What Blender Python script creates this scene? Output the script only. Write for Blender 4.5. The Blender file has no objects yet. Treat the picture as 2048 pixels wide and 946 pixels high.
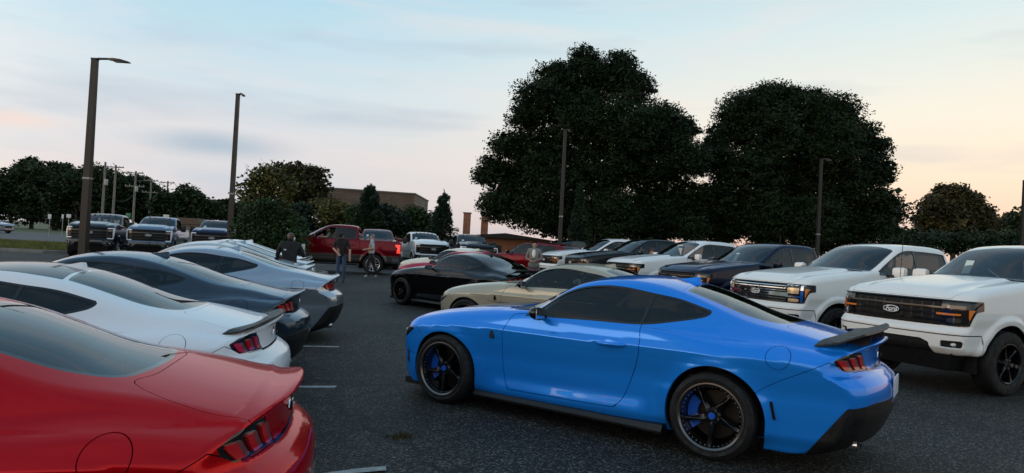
import bpy, bmesh, math, random
import numpy as np
from mathutils import Vector, Matrix, noise as mnoise
rad = math.radians
SC = bpy.context.scene
COL = SC.collection

# ------------------------------------------------------------------ camera
CAM_H, CAM_PITCH, CAM_ROLL, CAM_F = 1.60, rad(.82), rad(3.03), 1416.0      # metres, up, clockwise, focal length in pixels of a 2048 wide frame
PW, PH = 2048, 946
cam = bpy.data.cameras.new('camera')
cam.sensor_fit = 'HORIZONTAL'; cam.sensor_width = 36.0; cam.lens = 36.0 * CAM_F / PW
cam.clip_start = .05; cam.clip_end = 3000
cam_ob = bpy.data.objects.new('camera', cam); COL.objects.link(cam_ob)
_fw = Vector((0, math.cos(CAM_PITCH), math.sin(CAM_PITCH))); _u0 = Vector((0, -math.sin(CAM_PITCH), math.cos(CAM_PITCH))); _r0 = Vector((1, 0, 0))
_rt = _r0 * math.cos(CAM_ROLL) + _u0 * math.sin(CAM_ROLL); _up = _u0 * math.cos(CAM_ROLL) - _r0 * math.sin(CAM_ROLL)
cam_ob.matrix_world = Matrix(((_rt.x, _up.x, -_fw.x, 0), (_rt.y, _up.y, -_fw.y, 0), (_rt.z, _up.z, -_fw.z, CAM_H), (0, 0, 0, 1)))
SC.camera = cam_ob

# ------------------------------------------------------------------ sky, sun, exposure
SUN_AZ, SUN_EL = rad(-112), rad(3.0)        # azimuth clockwise from +Y (the view direction): just setting, behind the camera to the left
GLOW_AZ = rad(66)                           # the peach band opposite the sunset, over the round tree
# pixel of the photograph (2048 x 946) -> point in the place
def ray(px, py): return np.array(_fw * CAM_F + _rt * (px - PW / 2) - _up * (py - PH / 2))
def ground(px, py, z=0.0):
    d = ray(px, py); t = (z - CAM_H) / d[2]; return Vector((d[0] * t, d[1] * t, z))
def at_depth(px, py, Y):
    d = ray(px, py); t = Y / d[1]; return Vector((d[0] * t, Y, CAM_H + d[2] * t))
world = bpy.data.worlds.new('World'); SC.world = world; world.use_nodes = True
def _world():
    nt = world.node_tree; nt.nodes.clear(); N = nt.nodes.new; L = nt.links.new
    out = N('ShaderNodeOutputWorld'); bg = N('ShaderNodeBackground')
    sky = N('ShaderNodeTexSky'); sky.sky_type = 'NISHITA'; sky.sun_disc = False
    sky.sun_elevation = SUN_EL; sky.sun_rotation = SUN_AZ; sky.air_density = 1.0; sky.dust_density = 1.2; sky.ozone_density = 1.5
    tc = N('ShaderNodeTexCoord'); sep = N('ShaderNodeSeparateXYZ'); L(tc.outputs['Generated'], sep.inputs[0])
    def ramp(stops):
        r = N('ShaderNodeValToRGB'); e = r.color_ramp.elements
        while len(e) < len(stops): e.new(.5)
        for k, (p, c) in zip(e, stops): k.position = p; k.color = (*c, 1)
        L(sep.outputs['Z'], r.inputs[0]); return r
    # dusk sky by height: away from the sunset, and towards it
    cool = ramp([(0, (.46, .47, .52)), (.06, (.52, .54, .58)), (.13, (.56, .58, .61)), (.20, (.50, .60, .66)), (.30, (.38, .57, .67)), (.50, (.24, .43, .57)), (1, (.13, .28, .44))])
    warm = ramp([(0, (.78, .47, .34)), (.05, (.84, .55, .40)), (.11, (.86, .67, .49)), (.19, (.80, .73, .60)), (.30, (.60, .68, .67)), (.50, (.30, .47, .58)), (1, (.13, .28, .44))])
    dot = N('ShaderNodeVectorMath'); dot.operation = 'DOT_PRODUCT'
    L(tc.outputs['Generated'], dot.inputs[0]); dot.inputs[1].default_value = (math.sin(GLOW_AZ), math.cos(GLOW_AZ), 0)
    mr = N('ShaderNodeMapRange'); mr.interpolation_type = 'SMOOTHSTEP'; L(dot.outputs['Value'], mr.inputs[0])
    mr.inputs[1].default_value = .0; mr.inputs[2].default_value = 1.0
    mix = N('ShaderNodeMix'); mix.data_type = 'RGBA'; L(mr.outputs[0], mix.inputs['Factor']); L(cool.outputs[0], mix.inputs['A']); L(warm.outputs[0], mix.inputs['B'])
    sset = ramp([(0, (1.25, .80, .54)), (.06, (1.40, 1.02, .74)), (.14, (1.38, 1.14, .92)), (.25, (1.15, 1.08, .97)), (.40, (.62, .70, .74)), (.62, (.26, .42, .54)), (1, (.13, .28, .44))])
    dot2 = N('ShaderNodeVectorMath'); dot2.operation = 'DOT_PRODUCT'; L(tc.outputs['Generated'], dot2.inputs[0]); dot2.inputs[1].default_value = (math.sin(SUN_AZ), math.cos(SUN_AZ), 0)
    mr2 = N('ShaderNodeMapRange'); mr2.interpolation_type = 'SMOOTHSTEP'; L(dot2.outputs['Value'], mr2.inputs[0]); mr2.inputs[1].default_value = .05; mr2.inputs[2].default_value = .95
    mix2 = N('ShaderNodeMix'); mix2.data_type = 'RGBA'; L(mr2.outputs[0], mix2.inputs['Factor']); L(mix.outputs['Result'], mix2.inputs['A']); L(sset.outputs[0], mix2.inputs['B']); mix = mix2
    # thin streaked cloud
    mp = N('ShaderNodeMapping'); mp.inputs['Scale'].default_value = (1.1, 1.1, 6.5); mp.inputs['Location'].default_value = (.3, .0, .15); L(tc.outputs['Generated'], mp.inputs[0])
    nz = N('ShaderNodeTexNoise'); nz.inputs['Scale'].default_value = 1.9; nz.inputs['Detail'].default_value = 5; nz.inputs['Roughness'].default_value = .55; nz.inputs['Distortion'].default_value = .5; L(mp.outputs[0], nz.inputs['Vector'])
    cr = N('ShaderNodeValToRGB'); cr.color_ramp.elements[0].position = .48; cr.color_ramp.elements[1].position = .78; cr.color_ramp.elements[1].color = (.45, .45, .45, 1); L(nz.outputs['Fac'], cr.inputs[0])
    cl = N('ShaderNodeMix'); cl.data_type = 'RGBA'; L(cr.outputs[0], cl.inputs['Factor']); L(mix.outputs['Result'], cl.inputs['A']); cl.inputs['B'].default_value = (.80, .62, .56, 1)
    # darker cloud bellies
    mp2 = N('ShaderNodeMapping'); mp2.inputs['Scale'].default_value = (1.5, 1.5, 9); mp2.inputs['Location'].default_value = (1.55, .4, .62); L(tc.outputs['Generated'], mp2.inputs[0])
    nz2 = N('ShaderNodeTexNoise'); nz2.inputs['Scale'].default_value = 1.6; nz2.inputs['Detail'].default_value = 4; L(mp2.outputs[0], nz2.inputs['Vector'])
    cr2 = N('ShaderNodeValToRGB'); cr2.color_ramp.elements[0].position = .54; cr2.color_ramp.elements[1].position = .74; cr2.color_ramp.elements[1].color = (.6, .6, .6, 1); L(nz2.outputs['Fac'], cr2.inputs[0])
    cd = N('ShaderNodeMix'); cd.data_type = 'RGBA'; L(cr2.outputs[0], cd.inputs['Factor']); L(cl.outputs['Result'], cd.inputs['A']); cd.inputs['B'].default_value = (.36, .42, .50, 1)
    # one grey-blue cloud low over the wood
    cdir = Vector(tuple(ray(430, 288))).normalized(); vs = N('ShaderNodeVectorMath'); vs.operation = 'SUBTRACT'; L(tc.outputs['Generated'], vs.inputs[0]); vs.inputs[1].default_value = tuple(cdir)
    vm = N('ShaderNodeVectorMath'); vm.operation = 'MULTIPLY'; L(vs.outputs[0], vm.inputs[0]); vm.inputs[1].default_value = (9, 9, 42); vl = N('ShaderNodeVectorMath'); vl.operation = 'LENGTH'; L(vm.outputs[0], vl.inputs[0])
    pn = N('ShaderNodeMath'); pn.operation = 'MULTIPLY_ADD'; L(nz2.outputs['Fac'], pn.inputs[0]); pn.inputs[1].default_value = 1.6; L(vl.outputs['Value'], pn.inputs[2]); pr = N('ShaderNodeMapRange'); pr.interpolation_type = 'SMOOTHSTEP'; L(pn.outputs[0], pr.inputs[0]); pr.inputs[1].default_value = .7; pr.inputs[2].default_value = 1.9; pr.inputs[3].default_value = .85; pr.inputs[4].default_value = 0
    pm = N('ShaderNodeMix'); pm.data_type = 'RGBA'; L(pr.outputs[0], pm.inputs['Factor']); L(cd.outputs['Result'], pm.inputs['A']); pm.inputs['B'].default_value = (.32, .41, .49, 1); cd = pm
    # and a faint orange streak further left
    odir = Vector(tuple(ray(15, 236))).normalized(); v1 = N('ShaderNodeVectorMath'); v1.operation = 'SUBTRACT'; L(tc.outputs['Generated'], v1.inputs[0]); v1.inputs[1].default_value = tuple(odir); v2 = N('ShaderNodeVectorMath'); v2.operation = 'MULTIPLY'; L(v1.outputs[0], v2.inputs[0]); v2.inputs[1].default_value = (12, 12, 75); v3 = N('ShaderNodeVectorMath'); v3.operation = 'LENGTH'; L(v2.outputs[0], v3.inputs[0])
    p2 = N('ShaderNodeMath'); p2.operation = 'MULTIPLY_ADD'; L(nz.outputs['Fac'], p2.inputs[0]); p2.inputs[1].default_value = 1.2; L(v3.outputs['Value'], p2.inputs[2]); p3 = N('ShaderNodeMapRange'); p3.interpolation_type = 'SMOOTHSTEP'; L(p2.outputs[0], p3.inputs[0]); p3.inputs[1].default_value = .5; p3.inputs[2].default_value = 1.7; p3.inputs[3].default_value = .36; p3.inputs[4].default_value = 0
    om = N('ShaderNodeMix'); om.data_type = 'RGBA'; L(p3.outputs[0], om.inputs['Factor']); L(cd.outputs['Result'], om.inputs['A']); om.inputs['B'].default_value = (.86, .55, .42, 1); cd = om
    sm = N('ShaderNodeMix'); sm.data_type = 'RGBA'; sm.blend_type = 'MULTIPLY'; sm.inputs['Factor'].default_value = 1; L(sky.outputs[0], sm.inputs['A']); sm.inputs['B'].default_value = (.10, .10, .10, 1)
    fin = N('ShaderNodeMix'); fin.data_type = 'RGBA'; fin.inputs['Factor'].default_value = .93; L(sm.outputs['Result'], fin.inputs['A']); L(cd.outputs['Result'], fin.inputs['B'])
    L(fin.outputs['Result'], bg.inputs[0]); bg.inputs[1].default_value = 1.0; L(bg.outputs[0], out.inputs[0])
_world()
sun = bpy.data.lights.new('sun', 'SUN'); sun.energy = .30; sun.angle = rad(30); sun.color = (1, .78, .58)
sun_ob = bpy.data.objects.new('sun', sun); COL.objects.link(sun_ob)
_sd = Vector((math.sin(SUN_AZ) * math.cos(rad(8)), math.cos(SUN_AZ) * math.cos(rad(8)), math.sin(rad(8))))
sun_ob.rotation_euler = (-_sd).to_track_quat('-Z', 'Y').to_euler()
SC.view_settings.view_transform = 'Standard'; SC.view_settings.look = 'None'; SC.view_settings.gamma = 1; SC.view_settings.exposure = .44
SC.render.engine = 'CYCLES'
try:
    SC.cycles.use_denoising = True; SC.cycles.max_bounces = 7; SC.cycles.transparent_max_bounces = 12; SC.cycles.caustics_reflective = False; SC.cycles.caustics_refractive = False
except Exception: pass

# ------------------------------------------------------------------ materials
MATS = {}
def nodes_of(m):
    m.use_nodes = True; nt = m.node_tree; return nt, nt.nodes, nt.links
def pmat(name, col, rough=.5, metal=0., coat=0., spec=.5, emis=None, estr=0., var=0., vscale=8., bump=0., bscale=60., trans=0., flake=0.):
    m = bpy.data.materials.new(name); nt, N, L = nodes_of(m); b = N['Principled BSDF']
    b.inputs['Base Color'].default_value = (*col, 1); b.inputs['Roughness'].default_value = rough; b.inputs['Metallic'].default_value = metal
    b.inputs['Coat Weight'].default_value = coat; b.inputs['Coat IOR'].default_value = 1.46; b.inputs['Coat Roughness'].default_value = .02; b.inputs['Specular IOR Level'].default_value = spec
    if emis: b.inputs['Emission Color'].default_value = (*emis, 1); b.inputs['Emission Strength'].default_value = estr
    if var or bump or flake:
        tc = N.new('ShaderNodeTexCoord')
    if var:
        nz = N.new('ShaderNodeTexNoise'); nz.inputs['Scale'].default_value = vscale; nz.inputs['Detail'].default_value = 6; L.new(tc.outputs['Object'], nz.inputs['Vector'])
        mp = N.new('ShaderNodeMapRange'); mp.inputs[1].default_value = .3; mp.inputs[2].default_value = .7; mp.inputs[3].default_value = 1 - var; mp.inputs[4].default_value = 1 + var; L.new(nz.outputs['Fac'], mp.inputs[0])
        mx = N.new('ShaderNodeMix'); mx.data_type = 'RGBA'; mx.blend_type = 'MULTIPLY'; mx.inputs['Factor'].default_value = 1; mx.inputs['A'].default_value = (*col, 1); L.new(mp.outputs[0], mx.inputs['B']); L.new(mx.outputs['Result'], b.inputs['Base Color'])
        mr = N.new('ShaderNodeMapRange'); mr.inputs[1].default_value = .3; mr.inputs[2].default_value = .7; mr.inputs[3].default_value = max(0, rough * (1 - var)); mr.inputs[4].default_value = min(1, rough * (1 + var)); L.new(nz.outputs['Fac'], mr.inputs[0]); L.new(mr.outputs[0], b.inputs['Roughness'])
    if bump:
        nb = N.new('ShaderNodeTexNoise'); nb.inputs['Scale'].default_value = bscale; nb.inputs['Detail'].default_value = 4; L.new(tc.outputs['Object'], nb.inputs['Vector'])
        bp = N.new('ShaderNodeBump'); bp.inputs['Strength'].default_value = bump; bp.inputs['Distance'].default_value = .01; L.new(nb.outputs['Fac'], bp.inputs['Height']); L.new(bp.outputs[0], b.inputs['Normal'])
    MATS[name] = m; return m
def paint(name, col, metal=.0, rough=.35, coat=.5):
    m = pmat(name, col, rough, metal, coat, .10); nt, N, L = nodes_of(m); b = N['Principled BSDF']
    mxc = max(col); b.inputs['Specular Tint'].default_value = (*[.25 + .75 * c / mxc for c in col], 1) if metal > 0 else (1, 1, 1, 1)
    tc = N.new('ShaderNodeTexCoord')
    nz = N.new('ShaderNodeTexNoise'); nz.inputs['Scale'].default_value = 3.0; nz.inputs['Detail'].default_value = 3; L.new(tc.outputs['Object'], nz.inputs['Vector'])
    # faint dust film on the clear coat
    mr = N.new('ShaderNodeMapRange'); mr.inputs[1].default_value = .35; mr.inputs[2].default_value = .7; mr.inputs[3].default_value = .012; mr.inputs[4].default_value = .06; L.new(nz.outputs['Fac'], mr.inputs[0]); L.new(mr.outputs[0], b.inputs['Coat Roughness'])
    return m
def glass(name, tint=(.10, .11, .10), clear=.35):
    m = bpy.data.materials.new(name); nt, N, L = nodes_of(m); N.clear()
    out = N.new('ShaderNodeOutputMaterial'); tr = N.new('ShaderNodeBsdfTransparent'); tr.inputs[0].default_value = (*[clear * t / max(tint) for t in tint], 1)
    gl = N.new('ShaderNodeBsdfGlossy'); gl.inputs['Roughness'].default_value = .015; gl.inputs[0].default_value = (.95, .97, 1, 1)
    fr = N.new('ShaderNodeFresnel'); fr.inputs[0].default_value = 1.5
    mx = N.new('ShaderNodeMixShader'); L.new(fr.outputs[0], mx.inputs[0]); L.new(tr.outputs[0], mx.inputs[1]); L.new(gl.outputs[0], mx.inputs[2]); L.new(mx.outputs[0], out.inputs[0])
    MATS[name] = m; return m

# ------------------------------------------------------------------ objects
def tag(o, label=None, cat=None, group=None, kind=None):
    if label: o['label'] = label
    if cat: o['category'] = cat
    if group: o['group'] = group
    if kind: o['kind'] = kind
    return o
def thing(name, label, cat, loc=(0, 0, 0), rz=0., group=None):
    o = bpy.data.objects.new(name, None); COL.objects.link(o); o.location = loc; o.rotation_euler = (0, 0, rz); o.empty_display_size = .1
    return tag(o, label, cat, group)
def link(name, me, mat, parent=None, loc=(0, 0, 0), rot=(0, 0, 0)):
    o = bpy.data.objects.new(name, me); COL.objects.link(o); o.location = loc; o.rotation_euler = rot
    if parent is not None: o.parent = parent
    if mat is not None and len(me.materials) == 0: me.materials.append(mat)
    return o
def mesh_np(name, V, F, mat=None, NRM=None, smooth=True):
    """V (n,3) array, F (m,3) or (m,4) array -> mesh, with given vertex normals if any"""
    me = bpy.data.meshes.new(name); V = np.asarray(V, np.float32); F = np.asarray(F, np.int32)
    me.vertices.add(len(V)); me.vertices.foreach_set('co', V.ravel())
    k = F.shape[1]; me.loops.add(F.size); me.loops.foreach_set('vertex_index', F.ravel())
    me.polygons.add(len(F)); me.polygons.foreach_set('loop_start', np.arange(0, F.size, k, dtype=np.int32))
    me.update(calc_edges=True); me.validate()
    me.polygons.foreach_set('use_smooth', np.full(len(me.polygons), smooth))
    if NRM is not None and len(NRM) == len(me.vertices):
        nn = np.asarray(NRM, float); nn /= np.maximum(np.linalg.norm(nn, axis=1, keepdims=True), 1e-9); me.normals_split_custom_set_from_vertices(nn.tolist())
    if mat is not None: me.materials.append(mat)
    return me
class MB:
    """collects simple shapes, then makes ONE mesh of them"""
    def __init__(s): s.v = []; s.f = []
    def add(s, V, F):
        o = len(s.v); s.v += [tuple(p) for p in V]; s.f += [tuple(i + o for i in f) for f in F]; return s
    def box(s, c, d, rz=0., bev=0.):
        x, y, z = d[0] / 2, d[1] / 2, d[2] / 2
        if bev:
            b = min(bev, x * .95, y * .95, z * .95); bm = bmesh.new(); bmesh.ops.create_cube(bm, size=1)
            for v in bm.verts: v.co = Vector((v.co.x * 2 * x, v.co.y * 2 * y, v.co.z * 2 * z))
            bmesh.ops.bevel(bm, geom=bm.edges[:], offset=b, segments=2, affect='EDGES', profile=.6)
            bm.verts.index_update(); V = [v.co.copy() for v in bm.verts]; F = [[v.index for v in f.verts] for f in bm.faces]; bm.free()
        else:
            V = [Vector(p) for p in ((-x, -y, -z), (x, -y, -z), (x, y, -z), (-x, y, -z), (-x, -y, z), (x, -y, z), (x, y, z), (-x, y, z))]
            F = [(0, 3, 2, 1), (4, 5, 6, 7), (0, 1, 5, 4), (1, 2, 6, 5), (2, 3, 7, 6), (3, 0, 4, 7)]
        cr, sr = math.cos(rz), math.sin(rz)
        return s.add([(c[0] + p[0] * cr - p[1] * sr, c[1] + p[0] * sr + p[1] * cr, c[2] + p[2]) for p in V], F)
    def hexa(s, P):      # 8 corners, bottom 4 then top 4
        return s.add(P, [(0, 3, 2, 1), (4, 5, 6, 7), (0, 1, 5, 4), (1, 2, 6, 5), (2, 3, 7, 6), (3, 0, 4, 7)])
    def tube(s, pts, r, n=8, cap=True):
        pts = [Vector(p) for p in pts]; rs = r if isinstance(r, (list, tuple)) else [r] * len(pts); V = []; F = []
        up = Vector((0, 0, 1)) if abs((pts[-1] - pts[0]).normalized().z) < .9 else Vector((1, 0, 0))
        for i, p in enumerate(pts):
            t = (pts[min(i + 1, len(pts) - 1)] - pts[max(i - 1, 0)]).normalized(); a = t.cross(up).normalized(); b = a.cross(t).normalized()
            for k in range(n): w = 2 * math.pi * k / n; V.append(p + a * rs[i] * math.cos(w) + b * rs[i] * math.sin(w))
        for i in range(len(pts) - 1):
            for k in range(n): F.append((i * n + k, i * n + (k + 1) % n, (i + 1) * n + (k + 1) % n, (i + 1) * n + k))
        if cap: F.append(tuple(range(n))[::-1]); F.append(tuple(range((len(pts) - 1) * n, len(pts) * n)))
        return s.add(V, F)
    def lathe(s, prof, n=40, axis='y', c=(0, 0, 0), closed=False, a0=0., a1=None):
        """prof: (radius, along) pairs"""
        V = []; F = []; full = a1 is None; a1 = 2 * math.pi if full else a1; m = n if full else n + 1
        for k in range(m):
            w = a0 + (a1 - a0) * k / n
            for r, h in prof:
                p = (r * math.cos(w), h, r * math.sin(w)) if axis == 'y' else (r * math.cos(w), r * math.sin(w), h)
                V.append((c[0] + p[0], c[1] + p[1], c[2] + p[2]))
        q = len(prof); e = q if closed else q - 1
        for k in range(n):
            for j in range(e):
                a, b = k * q + j, k * q + (j + 1) % q; k2 = (k + 1) % m
                F.append((a, b, k2 * q + (j + 1) % q, k2 * q + j))
        return s.add(V, F)
    def prism(s, poly, a, b, plane='xz'):
        """polygon extruded between a and b along the missing axis"""
        def P(u, v, w): return {'xz': (u, w, v), 'yz': (w, u, v), 'xy': (u, v, w)}[plane]
        n = len(poly); V = [P(u, v, a) for u, v in poly] + [P(u, v, b) for u, v in poly]
        return s.add(V, [tuple(range(n))[::-1], tuple(range(n, 2 * n))] + [(i, (i + 1) % n, n + (i + 1) % n, n + i) for i in range(n)])
    def ball(s, c, r, n=10, m=7):
        rx, ry, rz = r if isinstance(r, (tuple, list)) else (r, r, r); V = []; F = []
        for i in range(m + 1):
            p = math.pi * i / m
            for k in range(n): w = 2 * math.pi * k / n; V.append((c[0] + rx * math.sin(p) * math.cos(w), c[1] + ry * math.sin(p) * math.sin(w), c[2] + rz * math.cos(p)))
        for i in range(m):
            for k in range(n): F.append((i * n + k, (i + 1) * n + k, (i + 1) * n + (k + 1) % n, i * n + (k + 1) % n))
        return s.add(V, F)
    def mirror_y(s):
        n = len(s.v); s.v += [(p[0], -p[1], p[2]) for p in s.v]; s.f += [tuple(i + n for i in f[::-1]) for f in s.f[:]]; return s
    def flip_y(s):
        s.v = [(p[0], -p[1], p[2]) for p in s.v]; s.f = [f[::-1] for f in s.f]; return s
    def mesh(s, name, mat=None, smooth=35):
        me = bpy.data.meshes.new(name); me.from_pydata(s.v, [], s.f); me.validate()
        bm = bmesh.new(); bm.from_mesh(me); bmesh.ops.remove_doubles(bm, verts=bm.verts, dist=1e-5); bmesh.ops.recalc_face_normals(bm, faces=bm.faces)
        for f in bm.faces: f.smooth = bool(smooth)
        if smooth:
            for e in bm.edges:
                if len(e.link_faces) == 2 and e.calc_face_angle(0) > rad(smooth): e.smooth = False
        bm.to_mesh(me); bm.free()
        if mat is not None: me.materials.append(mat)
        return me
    def build(s, name, mat, parent=None, smooth=35, loc=(0, 0, 0), rot=(0, 0, 0)): return link(name, s.mesh(name, mat, smooth), mat, parent, loc, rot)
CHILDREN = {}
def kids(o): return [c for c in o.children]
def copy_tree(o, parent=None, swap=None, skip=()):
    """a thing, its parts and their sub-parts; swap = {material name: material}"""
    c = o.copy(); COL.objects.link(c); c.parent = parent
    if swap and o.type == 'MESH':
        for i, s in enumerate(o.data.materials):
            if s and s.name in swap: c.material_slots[i].link = 'OBJECT'; c.material_slots[i].material = swap[s.name]
    for ch in kids(o):
        if ch.name.split('.')[0] not in skip: copy_tree(ch, c, swap, skip)
    return c
def text_mesh(s, size, mat, name='lettering', shear=0., depth=.002, align='CENTER', bold=0.):
    cu = bpy.data.curves.new(name, 'FONT'); cu.body = s; cu.size = size; cu.shear = shear; cu.extrude = depth; cu.align_x = align; cu.align_y = 'CENTER'; cu.offset = bold; cu.resolution_u = 3
    ob = bpy.data.objects.new(name, cu); COL.objects.link(ob)
    me = bpy.data.meshes.new_from_object(ob.evaluated_get(bpy.context.evaluated_depsgraph_get())); bpy.data.objects.remove(ob); bpy.data.curves.remove(cu)
    me.name = name; me.materials.clear(); me.materials.append(mat); return me

# ------------------------------------------------------------------ shaped shells: an implicit solid, meshed once and cut along outlines
class CS:
    """natural cubic spline"""
    def __init__(s, *pts):
        p = sorted(pts); s.x = np.array([a for a, b in p], float); s.y = np.array([b for a, b in p], float); n = len(p); h = np.diff(s.x)
        A = np.eye(n); r = np.zeros(n)
        for i in range(1, n - 1):
            A[i, i - 1] = h[i - 1]; A[i, i] = 2 * (h[i - 1] + h[i]); A[i, i + 1] = h[i]; r[i] = 3 * ((s.y[i + 1] - s.y[i]) / h[i] - (s.y[i] - s.y[i - 1]) / h[i - 1])
        c = np.linalg.solve(A, r); s.c = c; s.b = np.diff(s.y) / h - h * (2 * c[:-1] + c[1:]) / 3; s.d = np.diff(c) / (3 * h)
    def __call__(s, x):
        x = np.clip(x, s.x[0], s.x[-1]); i = np.clip(np.searchsorted(s.x, x) - 1, 0, len(s.x) - 2); t = x - s.x[i]
        return s.y[i] + t * (s.b[i] + t * (s.c[i] + t * s.d[i]))
class PC(CS):
    """monotone (no overshoot) cubic"""
    def __init__(s, *pts):
        p = sorted(pts); s.x = np.array([a for a, b in p], float); s.y = np.array([b for a, b in p], float); h = np.diff(s.x); m = np.diff(s.y) / h; n = len(p)
        t = np.zeros(n); t[0], t[-1] = m[0], m[-1]
        for i in range(1, n - 1):
            if m[i - 1] * m[i] > 0: w1, w2 = 2 * h[i] + h[i - 1], h[i] + 2 * h[i - 1]; t[i] = (w1 + w2) / (w1 / m[i - 1] + w2 / m[i])
        s.b = t[:-1]; s.c = np.append((3 * m - 2 * t[:-1] - t[1:]) / h, 0); s.d = (t[:-1] + t[1:] - 2 * m) / h ** 2
def smax(a, b, r): h = np.maximum(r - np.abs(a - b), 0) / r; return np.maximum(a, b) + h * h * r / 4
def smin(a, b, r): return -smax(-a, -b, r)
def sstep(a, b, x): t = np.clip((x - a) / (b - a), 0, 1); return t * t * (3 - 2 * t)
def shell_grid(f, xr, xf, z0, na=110, dx=.018, nend=80, tmax=2.2, xs_ref=0., z0f=None, z0r=None):
    """half (y >= 0) of the surface f = 0, met by rays from a spine; returns points, normals, triangles"""
    def hit(O, D):
        n = len(O); ts = np.linspace(.02, tmax, 90); lo = np.full(n, ts[0]); hi = np.full(n, tmax); done = np.zeros(n, bool)
        for t in ts[1:]:
            v = f(O + D * t) > 0; new = v & ~done; hi[new] = t; lo[~done & ~v] = t; done |= v
            if done.all(): break
        for _ in range(26):
            m = (lo + hi) / 2; v = f(O + D * m[:, None]) > 0; hi = np.where(v, m, hi); lo = np.where(v, lo, m)
        return O + D * ((lo + hi) / 2)[:, None]
    def even(dirs, O):       # re-space a fan of directions evenly along the surface it meets
        P = hit(np.repeat(O[None], len(dirs), 0), dirs(np.linspace(0, 1, len(dirs_n)))) if False else None
    a = np.linspace(0, math.pi, 400); D = np.stack([0 * a, np.sin(a), -np.cos(a)], -1); P = 0; arcs = np.zeros(400)
    for x in (xs_ref, xr + .3, xf - .1):
        P = hit(np.tile((x, 0, z0), (400, 1)).astype(float), D); s = np.r_[0, np.cumsum(np.linalg.norm(np.diff(P, axis=0), axis=1))]; arcs += s / s[-1]
    ang = np.interp(np.linspace(0, 3, na), arcs, a)
    def fan(x, sg):
        b = np.linspace(0, math.pi / 2, 300); arcs = np.zeros(300)
        for am in (.5, .62, .4):
            aa = am * math.pi; D = np.stack([sg * np.sin(b), np.cos(b) * math.sin(aa), -np.cos(b) * math.cos(aa)], -1)
            P = hit(np.tile((x, 0, z0), (300, 1)).astype(float), D); s = np.r_[0, np.cumsum(np.linalg.norm(np.diff(P, axis=0), axis=1))]; arcs += s / s[-1]
        return np.interp(np.linspace(0, 3, nend), arcs, b)
    rows_O = []; rows_D = []
    for b in fan(xr, -1)[::-1]:
        b = min(b, math.pi / 2 - 1e-4); rows_O.append(np.tile((xr, 0, z0), (na, 1))); rows_D.append(np.stack([np.full(na, -math.sin(b)), math.cos(b) * np.sin(ang), -math.cos(b) * np.cos(ang)], -1))
    for x in np.arange(xr + dx, xf - dx * .5, dx):
        rows_O.append(np.tile((x, 0, z0), (na, 1))); rows_D.append(np.stack([0 * ang, np.sin(ang), -np.cos(ang)], -1))
    for b in fan(xf, 1):
        b = min(b, math.pi / 2 - 1e-4); rows_O.append(np.tile((xf, 0, z0), (na, 1))); rows_D.append(np.stack([np.full(na, math.sin(b)), math.cos(b) * np.sin(ang), -math.cos(b) * np.cos(ang)], -1))
    nr = len(rows_O); P = hit(np.concatenate(rows_O).astype(float), np.concatenate(rows_D)); P[:, 1] = np.maximum(P[:, 1], 0)
    idx = np.arange(nr * na).reshape(nr, na); P[idx[:, 0], 1] = 0; P[idx[:, -1], 1] = 0
    A, B, C, Dq = idx[:-1, :-1].ravel(), idx[1:, :-1].ravel(), idx[1:, 1:].ravel(), idx[:-1, 1:].ravel()
    d1 = np.linalg.norm(P[A] - P[C], axis=1); d2 = np.linalg.norm(P[B] - P[Dq], axis=1); sw = d1 <= d2
    T = np.concatenate([np.where(sw[:, None], np.stack([A, B, C], -1), np.stack([A, B, Dq], -1)), np.where(sw[:, None], np.stack([A, C, Dq], -1), np.stack([B, C, Dq], -1))])
    return P, grad(f, P), T
def grad(f, P, e=1.5e-3):
    g = np.stack([f(P + np.eye(3)[i] * e) - f(P - np.eye(3)[i] * e) for i in range(3)], -1); g[np.abs(P[:, 1]) < 1e-6, 1] = 0
    return g / np.maximum(np.linalg.norm(g, axis=1, keepdims=True), 1e-9)
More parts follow.
